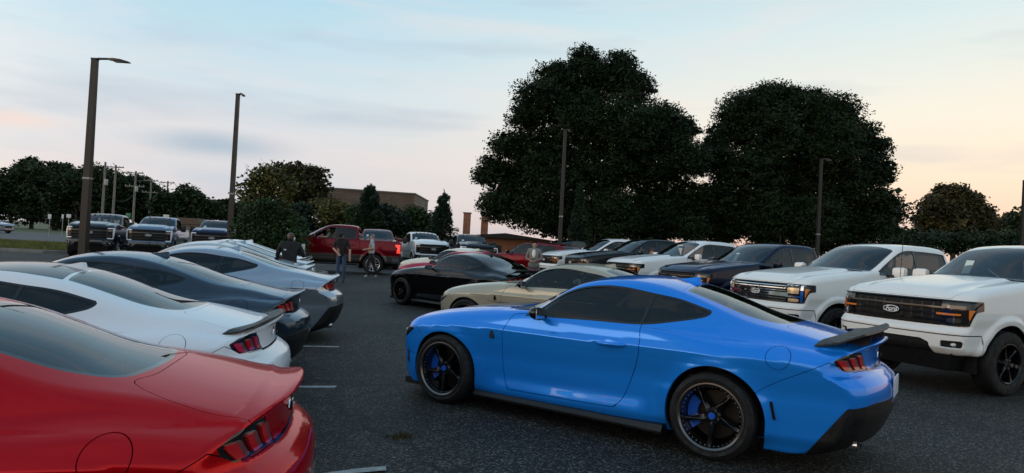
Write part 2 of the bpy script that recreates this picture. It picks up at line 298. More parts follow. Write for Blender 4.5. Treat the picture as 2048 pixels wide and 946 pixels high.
class Shell:
    def __init__(s, P, N, T):
        s.P, s.N, s.T = P, N, T
    def compact(s):
        u, inv = np.unique(s.T, return_inverse=True); return Shell(s.P[u], s.N[u], inv.reshape(-1, 3))
    def split(s, field):
        """-> (part where field < 0, part where field > 0), cut cleanly along field = 0"""
        if len(s.T) == 0: return s, s
        d = field(s.P) if callable(field) else field
        d = np.where(np.abs(d) < 1e-7, 1e-7, d); I = d[s.T] < 0; k = I.sum(1); full = s.T[k == 3]; none = s.T[k == 0]; mix = (k == 1) | (k == 2)
        M = s.T[mix]; Im = I[mix]; one = k[mix] == 1; lone = np.where(one[:, None], Im, ~Im).argmax(1); r = np.arange(len(M))
        a, b, c = M[r, lone], M[r, (lone + 1) % 3], M[r, (lone + 2) % 3]
        E = np.concatenate([np.sort(np.stack([a, b], -1), 1), np.sort(np.stack([a, c], -1), 1)])
        if len(E):
            U, inv = np.unique(E, axis=0, return_inverse=True); inv = inv.ravel(); t = d[U[:, 0]] / (d[U[:, 0]] - d[U[:, 1]])
            NP = s.P[U[:, 0]] * (1 - t[:, None]) + s.P[U[:, 1]] * t[:, None]; NN = s.N[U[:, 0]] * (1 - t[:, None]) + s.N[U[:, 1]] * t[:, None]
            n0 = len(s.P); ab, ac = inv[:len(M)] + n0, inv[len(M):] + n0; P = np.concatenate([s.P, NP]); N = np.concatenate([s.N, NN])
        else: return Shell(s.P, s.N, full).compact(), Shell(s.P, s.N, none).compact()
        tip = np.stack([a, ab, ac], -1); q1 = np.stack([ab, b, c], -1); q2 = np.stack([ab, c, ac], -1)
        Tin = np.concatenate([full, tip[one], q1[~one], q2[~one]]); Tout = np.concatenate([none, tip[~one], q1[one], q2[one]])
        return Shell(P, N, Tin).compact(), Shell(P, N, Tout).compact()
    def panel(s, field, gap=.0035):
        """cut a panel out with a shut line round it -> (panel, rest)"""
        d = lambda P: field(P)
        ins, out = s.split(lambda P: d(P) + gap); _, rest = out.split(lambda P: d(P) - gap); return ins, rest
    def offset(s, h): return Shell(s.P + s.N * h, s.N, s.T)
    def arrays(s, rim=.012, mirror=False, flip=False):
        P, N, T = s.P, s.N, s.T
        if rim and len(T):
            E = np.concatenate([T[:, [0, 1]], T[:, [1, 2]], T[:, [2, 0]]]); key = np.sort(E, 1); u, inv, cnt = np.unique(key, axis=0, return_inverse=True, return_counts=True)
            B = E[cnt[inv.ravel()] == 1]; B = B[~((np.abs(P[B[:, 0], 1]) < 1e-4) & (np.abs(P[B[:, 1], 1]) < 1e-4))]
            if len(B):
                a, b = P[B[:, 0]], P[B[:, 1]]; a2, b2 = a - N[B[:, 0]] * rim, b - N[B[:, 1]] * rim; fn = np.cross(b - a, a2 - a); fn /= np.maximum(np.linalg.norm(fn, axis=1, keepdims=True), 1e-9)
                n0 = len(P); m = len(B); i = np.arange(m) + n0
                P = np.concatenate([P, a, b, b2, a2]); N = np.concatenate([N] + [-fn] * 4)
                T = np.concatenate([T, np.stack([i + m, i, i + 3 * m], -1), np.stack([i + m, i + 3 * m, i + 2 * m], -1)])
        # consistent winding: outward
        fn = np.cross(P[T[:, 1]] - P[T[:, 0]], P[T[:, 2]] - P[T[:, 0]]); bad = (fn * (N[T].sum(1))).sum(1) < 0; T = np.where(bad[:, None], T[:, ::-1], T)
        fl = np.array([1, -1, 1.])
        if flip: P, N, T = P * fl, N * fl, T[:, ::-1]
        if mirror: n = len(P); P = np.concatenate([P, P * fl]); N = np.concatenate([N, N * fl]); T = np.concatenate([T, T[:, ::-1] + n])
        return P, T, N
    def both(s, name, mat, parent, rim=.012):     # one part that spans the centre line
        P, T, N = s.arrays(rim, True); return link(name, mesh_np(name, P, T, mat, N), mat, parent)
    def sides(s, name, mat, parent, rim=.012):    # a left and a right part
        out = []
        for fl in (False, True):
            P, T, N = s.arrays(rim, False, fl); out.append(link(name, mesh_np(name, P, T, mat, N), mat, parent))
        return out
def poly_field(poly, u, v, rnd=0.):
    """signed distance to a closed polygon in the plane of coordinate functions u, v (negative inside)"""
    Q = np.array(poly, float)
    def d(P):
        X, Y = u(P), v(P); best = np.full(len(X), 1e9); ins = np.zeros(len(X), bool); n = len(Q)
        for i in range(n):
            a, b = Q[i], Q[(i + 1) % n]; ex, ey = b - a; L2 = ex * ex + ey * ey; t = np.clip(((X - a[0]) * ex + (Y - a[1]) * ey) / L2, 0, 1)
            best = np.minimum(best, (X - a[0] - t * ex) ** 2 + (Y - a[1] - t * ey) ** 2)
            c = (a[1] > Y) != (b[1] > Y); ins ^= c & (X < ex * (Y - a[1]) / (ey if ey else 1e-12) + a[0])
        return np.where(ins, -1, 1) * np.sqrt(best) - rnd
    return d
def smooth_poly(pts, n=8, corners=()):
    """closed Catmull-Rom through pts; indices in corners stay sharp"""
    out = []; m = len(pts); P = [np.array(p, float) for p in pts]
    for i in range(m):
        p1, p2 = P[i], P[(i + 1) % m]; t1 = (p2 - P[i - 1]) / 2 if i not in corners else (p2 - p1); t2 = (P[(i + 2) % m] - p1) / 2 if (i + 1) % m not in corners else (p2 - p1)
        for k in range(n): s = k / n; out.append(tuple((2 * s ** 3 - 3 * s * s + 1) * p1 + (s ** 3 - 2 * s * s + s) * t1 + (-2 * s ** 3 + 3 * s * s) * p2 + (s ** 3 - s * s) * t2))
    return out
X_ = lambda P: P[:, 0]
Y_ = lambda P: P[:, 1]
Z_ = lambda P: P[:, 2]
# ------------------------------------------------------------------ the lie of the land
def gz(x, y):
    x = np.asarray(x, float); y = np.asarray(y, float)
    return -.145 * sstep(-.7, -2.0, x) * sstep(14.5, 3.0, y) + .12 * sstep(17, 27, y)
def gzf(x, y): return float(gz(x, y))
def ground_at(px, py):       # where a pixel of the photograph meets the ground
    z = 0.
    for _ in range(12): p = ground(px, py, z); z = gzf(p.x, p.y)
    return Vector((p.x, p.y, z))
def sheet(name, xs, ys, dz, mat, inside=None):
    X, Y = np.meshgrid(xs, ys, indexing='ij'); V = np.stack([X.ravel(), Y.ravel(), (gz(X, Y) + dz - (.35 * ((X > -64) & (X < 72) & (Y > -28) & (Y < 33) & (name == 'ground')))).ravel()], -1); n = len(ys); i = np.arange(len(X.ravel())).reshape(X.shape)
    F = np.stack([i[:-1, :-1].ravel(), i[1:, :-1].ravel(), i[1:, 1:].ravel(), i[:-1, 1:].ravel()], -1)
    if inside is not None: c = V[F].mean(1); F = F[inside(c[:, 0], c[:, 1])]
    o = link(name, mesh_np(name, V, F, mat), mat); o['kind'] = 'structure'; return o
def asphalt(name, base, lo, hi, spark=1.):
    m = bpy.data.materials.new(name); nt, N, L = nodes_of(m); b = N['Principled BSDF']; tc = N.new('ShaderNodeTexCoord')
    def noise(sc, det=3, rough=.6):
        n = N.new('ShaderNodeTexNoise'); n.inputs['Scale'].default_value = sc; n.inputs['Detail'].default_value = det; n.inputs['Roughness'].default_value = rough; L.new(tc.outputs['Object'], n.inputs['Vector']); return n
    vor = N.new('ShaderNodeTexVoronoi'); vor.inputs['Scale'].default_value = 76; L.new(tc.outputs['Object'], vor.inputs['Vector'])          # aggregate stones
    vor2 = N.new('ShaderNodeTexVoronoi'); vor2.inputs['Scale'].default_value = 24; L.new(tc.outputs['Object'], vor2.inputs['Vector'])
    sp = N.new('ShaderNodeSeparateColor'); L.new(vor.outputs['Color'], sp.inputs[0]); r1 = N.new('ShaderNodeValToRGB'); e = r1.color_ramp.elements; e[0].position = .0; e[0].color = (lo, lo, lo, 1); e[1].position = 1.; e[1].color = (hi * 1.9, hi * 1.8, hi * 1.6, 1); k = e.new(.72); k.color = (base * 1.2, base, base * .78, 1); k = e.new(.86); k.color = (hi * 1.15, hi, hi * .8, 1); L.new(sp.outputs[0], r1.inputs[0])
    sp2 = N.new('ShaderNodeSeparateColor'); L.new(vor2.outputs['Color'], sp2.inputs[0]); r2 = N.new('ShaderNodeMapRange'); r2.inputs[3].default_value = .75; r2.inputs[4].default_value = 1.35; L.new(sp2.outputs[1], r2.inputs[0])
    big = noise(.35, 5); r3 = N.new('ShaderNodeMapRange'); r3.inputs[1].default_value = .3; r3.inputs[2].default_value = .7; r3.inputs[3].default_value = .55; r3.inputs[4].default_value = 1.6; L.new(big.outputs['Fac'], r3.inputs[0])
    mul = N.new('ShaderNodeMath'); mul.operation = 'MULTIPLY'; L.new(r2.outputs[0], mul.inputs[0]); L.new(r3.outputs[0], mul.inputs[1])
    # oil stains, tar seams
    st = noise(.9, 4); r4 = N.new('ShaderNodeMapRange'); r4.inputs[1].default_value = .60; r4.inputs[2].default_value = .74; r4.inputs[3].default_value = 1.; r4.inputs[4].default_value = .55; L.new(st.outputs['Fac'], r4.inputs[0])
    wv = N.new('ShaderNodeTexVoronoi'); wv.feature = 'DISTANCE_TO_EDGE'; wv.inputs['Scale'].default_value = .2; dist = noise(1.3, 4); mv = N.new('ShaderNodeMix'); mv.data_type = 'RGBA'; mv.blend_type = 'LINEAR_LIGHT'; mv.inputs['Factor'].default_value = .5; L.new(tc.outputs['Object'], mv.inputs['A']); L.new(dist.outputs['Color'], mv.inputs['B']); L.new(mv.outputs['Result'], wv.inputs['Vector'])
    r5 = N.new('ShaderNodeMapRange'); r5.inputs[1].default_value = .0; r5.inputs[2].default_value = .010; r5.inputs[3].default_value = .2; r5.inputs[4].default_value = 1.; L.new(wv.outputs['Distance'], r5.inputs[0])
    m2 = N.new('ShaderNodeMath'); m2.operation = 'MULTIPLY'; L.new(r4.outputs[0], m2.inputs[0]); L.new(r5.outputs[0], m2.inputs[1]); m3 = N.new('ShaderNodeMath'); m3.operation = 'MULTIPLY'; L.new(mul.outputs[0], m3.inputs[0]); L.new(m2.outputs[0], m3.inputs[1])
    mx = N.new('ShaderNodeMix'); mx.data_type = 'RGBA'; mx.blend_type = 'MULTIPLY'; mx.inputs['Factor'].default_value = 1; L.new(r1.outputs[0], mx.inputs['A']); L.new(m3.outputs[0], mx.inputs['B']); L.new(mx.outputs['Result'], b.inputs['Base Color'])
    b.inputs['Roughness'].default_value = .72; b.inputs['Specular IOR Level'].default_value = .35
    bp = N.new('ShaderNodeBump'); bp.inputs['Strength'].default_value = .7; bp.inputs['Distance'].default_value = .012; L.new(vor.outputs['Distance'], bp.inputs['Height']); L.new(bp.outputs[0], b.inputs['Normal'])
    MATS[name] = m; return m
ASPH = asphalt('asphalt', .011, .0035, .075); ROADM = pmat('road_asphalt', (.075, .074, .075), .8, var=.25, vscale=.8)
GRASSM = pmat('lawn', (.060, .070, .016), .9, var=.45, vscale=.7, bump=.6, bscale=25)
KERBM = pmat('kerb_concrete', (.20, .19, .175), .85, var=.2, vscale=4, bump=.2, bscale=40)
LINEM = pmat('line_paint', (.30, .30, .29), .75, var=.55, vscale=14)
def lines(a, b, n): return np.linspace(a, b, n)
sheet('ground', np.r_[lines(-900, -70, 12), lines(-60, 60, 60), lines(70, 900, 12)], np.r_[lines(-400, -30, 8), lines(-24, 70, 60), lines(80, 1400, 14)], -.035, GRASSM)
LOT_EDGE = lambda x: np.where(x < -21.3, 33.5, 44.0)
sheet('parking_lot', lines(-62, 70, 265), lines(-26, 44, 141), .0, ASPH, lambda x, y: y < LOT_EDGE(x))
# road beyond the verge
rd = MB(); rp = [(-160, 52), (-21, 57), (30, 64), (120, 76)]
sheet('road', lines(-260, -22.5, 60), lines(53, 120, 30), .006, ROADM, lambda x, y: (y > 53) & (y < 92 - .0 * x))
def kerb(name, pts):
    m = MB(); V = []; n = len(pts)
    for i, (x, y) in enumerate(pts):
        a = Vector(pts[max(i - 1, 0)]); b = Vector(pts[min(i + 1, n - 1)]); t = (b - a).normalized(); nx, ny = -t.y, t.x; z = gzf(x, y)
        for s, h in ((-.09, -.05), (-.09, .12), (-.06, .145), (.08, .145), (.08, -.05)): V.append((x + nx * s, y + ny * s, z + h))
    m.add(V, [(i * 5 + k, i * 5 + (k + 1) % 5, i * 5 + 5 + (k + 1) % 5, i * 5 + 5 + k) for i in range(n - 1) for k in range(5)] + [(0, 1, 2, 3, 4), tuple(range(5 * n - 5, 5 * n))]); o = m.build(name, KERBM, None, 30); o['kind'] = 'structure'; return o
kerb('kerb', [(-61, 33.6), (-45, 33.6), (-30, 33.6), (-22.2, 33.7), (-21.5, 34.3), (-21.2, 35.2), (-21.2, 43.2), (-20.6, 43.9), (-10, 44.1), (10, 44.1), (68, 44.1)])
# painted bay lines of the near row
def bay_line(p, q, w=.10):
    p, q = Vector(p), Vector(q); d = (q - p).normalized(); nx, ny = -d.y * w / 2, d.x * w / 2; V = []; F = []; n = 24
    for i in range(n + 1):
        c = p + (q - p) * i / n
        for s in (-1, 1): x, y = c.x + nx * s, c.y + ny * s; V.append((x, y, gzf(x, y) + .004))
    F = [(2 * i, 2 * i + 1, 2 * i + 3, 2 * i + 2) for i in range(n)]; o = link('bay_line', mesh_np('bay_line', V, F, LINEM), LINEM); o['kind'] = 'structure'; return o
for a, b in (((560, 777), (714, 772)), ((590, 696.5), (678, 694)), ((615, 657), (660, 655)), ((640, 943), (772, 937))):
    p, q = ground_at(*a), ground_at(*b); d = (q - p).normalized(); d = Vector((math.cos(rad(12)), math.sin(rad(12)), 0)); bay_line(q - d * 5.2, q)

# ------------------------------------------------------------------ trees
def leafmat(name, col, var=.5, warm=None):
    m = bpy.data.materials.new(name); nt, N, L = nodes_of(m); b = N['Principled BSDF']; oi = N.new('ShaderNodeNewGeometry'); tc = N.new('ShaderNodeTexCoord')
    nz = N.new('ShaderNodeTexNoise'); nz.inputs['Scale'].default_value = .55; nz.inputs['Detail'].default_value = 3; L.new(tc.outputs['Object'], nz.inputs['Vector'])
    ad = N.new('ShaderNodeMath'); ad.operation = 'ADD'; L.new(nz.outputs['Fac'], ad.inputs[0]); mm = N.new('ShaderNodeMath'); mm.operation = 'MULTIPLY'; mm.inputs[1].default_value = .5; L.new(oi.outputs['Random Per Island'], mm.inputs[0]); L.new(mm.outputs[0], ad.inputs[1])
    r = N.new('ShaderNodeValToRGB'); r.color_ramp.elements[0].position = .45; r.color_ramp.elements[1].position = 1.1 if False else 1.0; w = warm or tuple(c * 1.5 for c in col)
    r.color_ramp.elements[0].color = (*[c * (1 - var) for c in col], 1); r.color_ramp.elements[1].color = (*w, 1); k = r.color_ramp.elements.new(.72); k.color = (*col, 1); L.new(ad.outputs[0], r.inputs[0]); L.new(r.outputs[0], b.inputs['Base Color'])
    b.inputs['Roughness'].default_value = .6; b.inputs['Specular IOR Level'].default_value = .25
    MATS[name] = m; return m
BARK = pmat('bark', (.05, .040, .032), .9, var=.4, vscale=6, bump=.8, bscale=14)
LEAF_OAK = leafmat('oak_leaves', (.012, .026, .008)); LEAF_FAR = leafmat('far_leaves', (.026, .042, .015)); LEAF_WARM = leafmat('yellowing_leaves', (.075, .080, .022), .5, (.17, .14, .035)); LEAF_BUSH = leafmat('bush_leaves', (.024, .050, .012)); LEAF_CON = leafmat('spruce_needles', (.016, .034, .018)); LEAF_RUST = leafmat('olive_leaves', (.045, .045, .018), .4, (.09, .07, .02))  # the last leaf colour runs from olive to brown
def leaves(rng, lobes, n, size, flat=.35, shell=.55, clump=9, spread=.5):
    """leaf quads in clumps spread through ellipsoid lobes ((cx,cy,cz),(rx,ry,rz))"""
    vol = np.array([r[0] * r[1] + r[1] * r[2] + r[0] * r[2] for c, r in lobes]); nc = max(1, n // clump); pick = rng.choice(len(lobes), nc, p=vol / vol.sum())
    C = np.array([c for c, r in lobes], float)[pick]; R = np.array([r for c, r in lobes], float)[pick]; d = rng.normal(size=(nc, 3)); d /= np.linalg.norm(d, axis=1, keepdims=True)
    rad_ = shell + (1.03 - shell) * rng.random(nc) ** .6; rad_ *= 1 + .05 * rng.normal(size=nc); cen = C + d * R * rad_[:, None]
    P = np.repeat(cen, clump, 0) + np.clip(rng.normal(size=(nc * clump, 3)), -1.5, 1.5) * np.array([spread, spread, spread * .42]); m = len(P); s = size * (.6 + .8 * rng.random(m))
    a = rng.normal(size=(m, 3)); a[:, 2] *= flat; a /= np.linalg.norm(a, axis=1, keepdims=True); b = rng.normal(size=(m, 3)); b -= (b * a).sum(1, keepdims=True) * a; b /= np.linalg.norm(b, axis=1, keepdims=True)
    w = s * .42; V = np.stack([P - a * s[:, None] * .6, P + b * w[:, None], P + a * s[:, None] * .6, P - b * w[:, None]], 1).reshape(-1, 3); return V, np.arange(m * 4).reshape(-1, 4)
def limbs(mb, rng, base, h, r, lobes, k=9):
    top = Vector(base) + Vector((rng.normal() * .2, rng.normal() * .2, h)); b = Vector(base); mid = b + (top - b) * .45
    mb.tube([b - Vector((0, 0, .1)), b + Vector((0, 0, .25)), b + (top - b) * .3, mid, top], [r * 1.5, r * 1.15, r, r * .85, r * .5], 10)
    idx = rng.permutation(len(lobes))[:k]
    for i in idx:
        c = Vector(lobes[i][0]); s = b + (top - b) * (.35 + .5 * rng.random()); m = s.lerp(c, .5) + Vector((0, 0, -.08 * (c - s).length)); mb.tube([s, m, c], [r * .42, r * .25, r * .06], 6, False)
def tree(name, label, lobes, base, trunk_r, n, size, mat, group=None, cat='tree', seed=1, trunk_h=None, **kw):
    rng = np.random.default_rng(seed); t = thing(name, label, cat, base, 0, group); rel = [((c[0] - base[0], c[1] - base[1], c[2] - base[2]), r) for c, r in lobes]
    V, F = leaves(rng, rel, n, size, **kw)
    if n > 20000: V2, F2 = leaves(rng, [(c, (r[0] * .8, r[1] * .8, r[2] * .8)) for c, r in rel], n // 14, size * 3.2, clump=3, spread=.3, shell=.0); F = np.concatenate([F, F2 + len(V)]); V = np.concatenate([V, V2])
    o = link('crown', mesh_np('crown', V, F, mat, None, False), mat, t)
    mb = MB(); top = max(c[2] for c, r in rel); limbs(mb, rng, (0, 0, 0), trunk_h or top * .8, trunk_r, rel); mb.build('trunk', BARK, t, 60); return t
def px_lobes(spec, Y, rng, depth=.8):
    """(px, py, radius px[, dy metres]) on the photograph -> lobes at depth Y"""
    out = []
    for s in spec:
        px, py, r = s[:3]; dy = s[3] if len(s) > 3 else rng.uniform(-1, 1) * r * Y / CAM_F * .7; p = at_depth(px, py, Y + dy); q = r * (Y + dy) / CAM_F; out.append(((p.x, p.y, p.z), (q, q * depth, q * .85)))
    return out
def base_at(px, Y): p = at_depth(px, 480, Y); return (p.x, Y, gzf(p.x, Y) - .03)
rng0 = np.random.default_rng(5)
# two big oaks beyond the lot
oak1 = [(1165, 175, 75), (1110, 160, 50), (1230, 150, 55), (1265, 175, 48), (1080, 200, 62), (1050, 235, 40), (1150, 250, 90), (1250, 250, 80), (1320, 235, 48), (1345, 255, 46), (1375, 262, 24), (1010, 290, 36), (1060, 300, 60), (985, 335, 34), (1020, 360, 52), (970, 355, 24), (1100, 350, 80), (1190, 340, 90), (1290, 330, 90), (1370, 320, 55), (1000, 410, 48), (1060, 420, 60), (1140, 430, 65), (1220, 430, 70), (1300, 420, 70), (1370, 400, 60), (1340, 290, 50), (1170, 120, 35), (1240, 125, 30), (1200, 470, 50), (1300, 470, 50), (1380, 460, 40)]
tree('oak_tree', 'tall dark oak with a broad uneven crown, behind the row of trucks', px_lobes([(a, b, r * .88) for a, b, r in oak1], 54, rng0, 1.0), base_at(1200, 54), .55, 230000, .13, LEAF_OAK, None, 'tree', 11, 9, clump=42, spread=.36, shell=.45)
oak2 = [(1570, 200, 42), (1490, 225, 58), (1620, 215, 52), (1680, 230, 55), (1462, 262, 50), (1550, 270, 80), (1650, 290, 80), (1715, 270, 45), (1430, 320, 48), (1745, 300, 38), (1760, 345, 36), (1500, 350, 80), (1600, 370, 90), (1700, 360, 70), (1440, 400, 55), (1530, 430, 70), (1630, 440, 70), (1710, 420, 60), (1765, 400, 34), (1775, 425, 24), (1745, 450, 36), (1450, 460, 40), (1540, 470, 50), (1640, 475, 50), (1720, 470, 40), (1530, 190, 34), (1765, 445, 22), (1425, 290, 26)]
tree('oak_tree', 'wide dome-shaped dark oak behind the trucks, lower than its taller neighbour', px_lobes([(a, b, r * .88) for a, b, r in oak2], 55, rng0, 1.0), base_at(1590, 55), .5, 200000, .13, LEAF_OAK, None, 'tree', 12, 8, clump=42, spread=.36, shell=.45)
# thicket below the oaks
u = [(x, 455 + 10 * math.sin(x * .05), 34, rng0.uniform(-1, 2)) for x in range(1100, 1775, 24)] + [(x, 425 + 12 * math.sin(x * .07), 34, rng0.uniform(-1, 2)) for x in range(1130, 1800, 30)] + [(x, 486, 26, rng0.uniform(8, 14)) for x in range(1800, 2120, 20)]; V, F = leaves(np.random.default_rng(3), px_lobes(u, 60, rng0), 52000, .24, clump=10, shell=.2); o = link('undergrowth', mesh_np('undergrowth', V, F, LEAF_OAK, None, False), LEAF_OAK); tag(o, 'dark thicket growing under the two big oaks', 'undergrowth', None, 'stuff')
# round tree and hedges at the right
tree('round_tree', 'single round-crowned tree against the orange dusk sky', px_lobes([(1905, 395, 32), (1870, 415, 30), (1940, 410, 30), (1855, 440, 24), (1905, 440, 45), (1955, 440, 30), (1970, 425, 16), (1880, 460, 30), (1930, 465, 35), (1890, 385, 20)], 90, rng0, 1.), base_at(1908, 90), .4, 26000, .27, LEAF_RUST, None, 'tree', 14, 6, clump=8, spread=.4, shell=.4)
def far_tree(px, py, r, Y, mat, seed, label, group, n=5500, size=.45, name='broadleaf_tree', stretch=1.0):
    rng = np.random.default_rng(seed); sp = [(px, py, r * .62)] + [(px + r * .62 * math.cos(a), py + r * .45 + r * .40 * math.sin(a) * stretch, r * rng.uniform(.34, .5)) for a in rng.uniform(0, 6.28, 9)] + [(px + r * rng.uniform(-.6, .6), py + r * 1.1, r * .55) for _ in range(3)]
    return tree(name, label, px_lobes(sp, Y, rng, 1.), base_at(px, Y), .28, n, size, mat, group, 'tree', seed, None, clump=8, spread=.5, shell=.35)
for i, (px, py, r, Y) in enumerate([(1830, 468, 24, 120), (2008, 448, 30, 105), (2046, 440, 40, 100), (2090, 430, 44, 104), (1790, 468, 28, 118), (2150, 420, 50, 110)]): far_tree(px, py, r, Y, LEAF_RUST if i % 2 else LEAF_FAR, 40 + i, 'low tree along the hedge line beside the round tree', 'trees along the far hedge line', 4500, .5)
# wood on the left, across the road
LW = [(-30, 360, 55), (20, 365, 55), (60, 350, 60), (62, 330, 28), (105, 350, 52), (125, 340, 30), (150, 370, 60), (185, 350, 46), (215, 360, 48), (250, 370, 44), (280, 365, 30), (300, 385, 40), (335, 400, 36), (375, 392, 42), (420, 415, 34), (455, 415, 34), (490, 420, 34), (520, 425, 30)]
for i, (px, py, r) in enumerate(LW): far_tree(px, py, r, 138 + (i * 37) % 17 - i * .6, LEAF_FAR if i % 3 else LEAF_OAK, 60 + i, 'dark tree in the wood across the road behind the utility poles', 'trees of the wood across the road', 11000, .45)
# trees and shrubs behind the red pickup
tree('broadleaf_tree', 'thin-crowned tree with yellowing leaves beside the light pole, sky showing through', px_lobes([(520, 360, 30), (500, 385, 26), (540, 345, 24), (560, 375, 36), (515, 410, 28), (550, 405, 30)], 62, rng0, 1.), base_at(530, 62), .22, 4200, .26, LEAF_WARM, None, 'tree', 31, 4.5, clump=6, spread=.35, shell=.2)
tree('broadleaf_tree', 'rounded leafy tree with green and yellow leaves left of the brick wall', px_lobes([(600, 355, 32), (570, 345, 22), (628, 350, 24), (640, 372, 18), (605, 385, 40), (630, 402, 28), (585, 410, 34)], 66, rng0, 1.), base_at(612, 66), .26, 8500, .26, LEAF_RUST, None, 'tree', 32, 4.5, clump=7, spread=.38, shell=.3)
def bush(name, label, spec, Y, n, size, mat, seed, group=None, **kw):
    rng = np.random.default_rng(seed); px = sum(s[0] for s in spec) / len(spec); b = base_at(px, Y); t = thing(name, label, 'bush', b, 0, group); rel = [((c[0] - b[0], c[1] - b[1], c[2] - b[2]), r) for c, r in px_lobes(spec, Y, rng, .9)]
    V, F = leaves(rng, rel, n, size, clump=8, **kw); link('foliage', mesh_np('foliage', V, F, mat, None, False), mat, t); mb = MB()
    for c, r in rel[:5]: mb.tube([(0, 0, 0), Vector(c) * .5 + Vector((0, 0, .1)), c], [.06, .04, .015], 6)
    mb.build('stems', BARK, t, 60); return t
bush('bush', 'big rounded green bush beside the blue pickup', [(520, 430, 36), (545, 425, 34), (500, 460, 34), (575, 450, 34), (535, 470, 40), (590, 475, 28), (484, 480, 20), (560, 490, 30), (510, 495, 26), (600, 490, 18), (540, 500, 30), (580, 500, 26)], 26.8, 16000, .085, LEAF_BUSH, 71, spread=.13, shell=.4)
isl = at_depth(540, 480, 26.8); m_ = MB(); m_.lathe([(0, .13), (2.0, .13), (2.02, .12)], 40, 'z'); o = m_.build('planting_island', GRASSM, None, 30, (isl.x, 26.8, gzf(isl.x, 26.8))); o['kind'] = 'structure'; kerb('island_kerb', [(isl.x + 2.1 * math.cos(a), 26.8 + 2.1 * math.sin(a)) for a in np.linspace(0, 2 * math.pi, 41)])
bush('bush', 'yellow-topped shrub in front of the brick wall', [(640, 415, 22), (665, 420, 26), (690, 430, 24), (650, 445, 28), (700, 450, 28), (630, 470, 24)], 58, 7000, .18, LEAF_WARM, 72, spread=.28, shell=.4)
for i, sp in enumerate([[(720, 430, 24), (735, 450, 28), (710, 465, 26)], [(770, 430, 26), (790, 445, 28), (765, 462, 26)], [(830, 432, 24), (850, 452, 28), (820, 462, 26)], [(600, 425, 22), (595, 450, 28), (615, 470, 26)]]): bush('bush', 'dark green shrub of the dense row behind the parked pickups', sp, 55 + i * .7, 5500, .18, LEAF_CON if i % 2 else LEAF_BUSH, 80 + i, 'shrubs in the row behind the pickups', spread=.28, shell=.4)
def spruce(label, px, ytop, ybot, wpx, Y, seed, n=11000):
    rng = np.random.default_rng(seed); top, bot = at_depth(px, ytop, Y), at_depth(px, ybot, Y); h = top.z - bot.z; w = wpx * Y / CAM_F / 2; b = (bot.x, Y, gzf(bot.x, Y)); t = thing('spruce_tree', label, 'tree', b); hh = top.z - b[2]
    zz = rng.random(n) ** .75; lay = np.floor(zz * 13) / 13; ang = rng.uniform(0, 6.283, n); bin_ = np.floor(ang / .42).astype(int); ang = bin_ * .42 + rng.normal(size=n) * .11; tab = .55 + .65 * rng.random((14, 16)); li = np.clip((lay * 13).astype(int), 0, 13); tz = rng.normal(size=(14, 16)) * .16; rr = np.sqrt(rng.random(n)) * w * (1 - lay * .95 - .02) ** .75 * tab[li, bin_]; z = lay * hh * .97 + .25 + rr * -.10 + tz[li, bin_] + rng.normal(size=n) * .10
    P = np.stack([rr * np.cos(ang), rr * np.sin(ang), z], -1); P = np.concatenate([P, np.stack([rng.normal(size=60) * .05, rng.normal(size=60) * .05, hh * (.9 + .12 * rng.random(60))], -1)]); m = len(P); s = .07 + .09 * rng.random(m)
    a = np.stack([P[:, 0], P[:, 1], .15 * rng.normal(size=m) - .1], -1) + rng.normal(size=(m, 3)) * .25; a /= np.linalg.norm(a, axis=1, keepdims=True); c = rng.normal(size=(m, 3)); c -= (c * a).sum(1, keepdims=True) * a; c /= np.linalg.norm(c, axis=1, keepdims=True)
    V = np.stack([P - a * s[:, None], P + c * s[:, None] * .3, P + a * s[:, None], P - c * s[:, None] * .3], 1).reshape(-1, 3); link('crown', mesh_np('crown', V, np.arange(m * 4).reshape(-1, 4), LEAF_CON, None, False), LEAF_CON, t)
    MB().tube([(0, 0, -.05), (0, 0, hh * .5), (0, 0, hh)], [.12, .07, .012], 8).build('trunk', BARK, t, 60); return t
spruce('narrow-topped spruce in front of the long brick wall', 735, 370, 480, 118, 54, 91)
spruce('bushy spruce between the white and the dark pickup behind', 882, 388, 485, 92, 52, 92)
spruce('small slender spruce beside the light pole under the tall oak', 1155, 372, 482, 62, 47, 93)
# grass in the verges
def grass(name, label, n, region, seed, h=.10):
    rng = np.random.default_rng(seed); x, y = region(rng, n); m = len(x); P = np.stack([x, y, gz(x, y) - .04], -1); a = rng.uniform(0, 6.28, m); hh = h * (.5 + rng.random(m)); w = .012 + .01 * rng.random(m); lean = rng.normal(size=(m, 2)) * hh[:, None] * .35
    mat_ = DRYB if name == 'weeds' else GRASSB
    A = P + np.stack([np.cos(a) * w, np.sin(a) * w, 0 * a], -1); B = P - np.stack([np.cos(a) * w, np.sin(a) * w, 0 * a], -1); T = P + np.stack([lean[:, 0], lean[:, 1], hh + .03], -1); V = np.stack([A, B, T], 1).reshape(-1, 3); o = link(name, mesh_np(name, V, np.arange(m * 3).reshape(-1, 3), mat_, None, False), mat_); tag(o, label, 'grass', None, 'stuff'); return o
DRYB = leafmat('dry_weeds', (.07, .06, .022), .4, (.13, .10, .045)); GRASSB = leafmat('grass_blades', (.105, .115, .022), .4, (.17, .16, .04))
grass('grass', 'mown grass of the verge beyond the kerb', 60000, lambda r, n: (r.uniform(-60, -21.5, n), r.uniform(34, 52.5, n)), 1, .13)
grass('grass', 'mown grass of the strip behind the parked pickups', 40000, lambda r, n: (r.uniform(-20, 30, n), r.uniform(44.4, 62, n)), 2, .14)
wp = ground_at(800, 872)
grass('weeds', 'small tuft of dry weeds growing through the asphalt', 240, lambda r, n: (wp.x + r.normal(size=n) * .06, wp.y + r.normal(size=n) * .05), 3, .02)
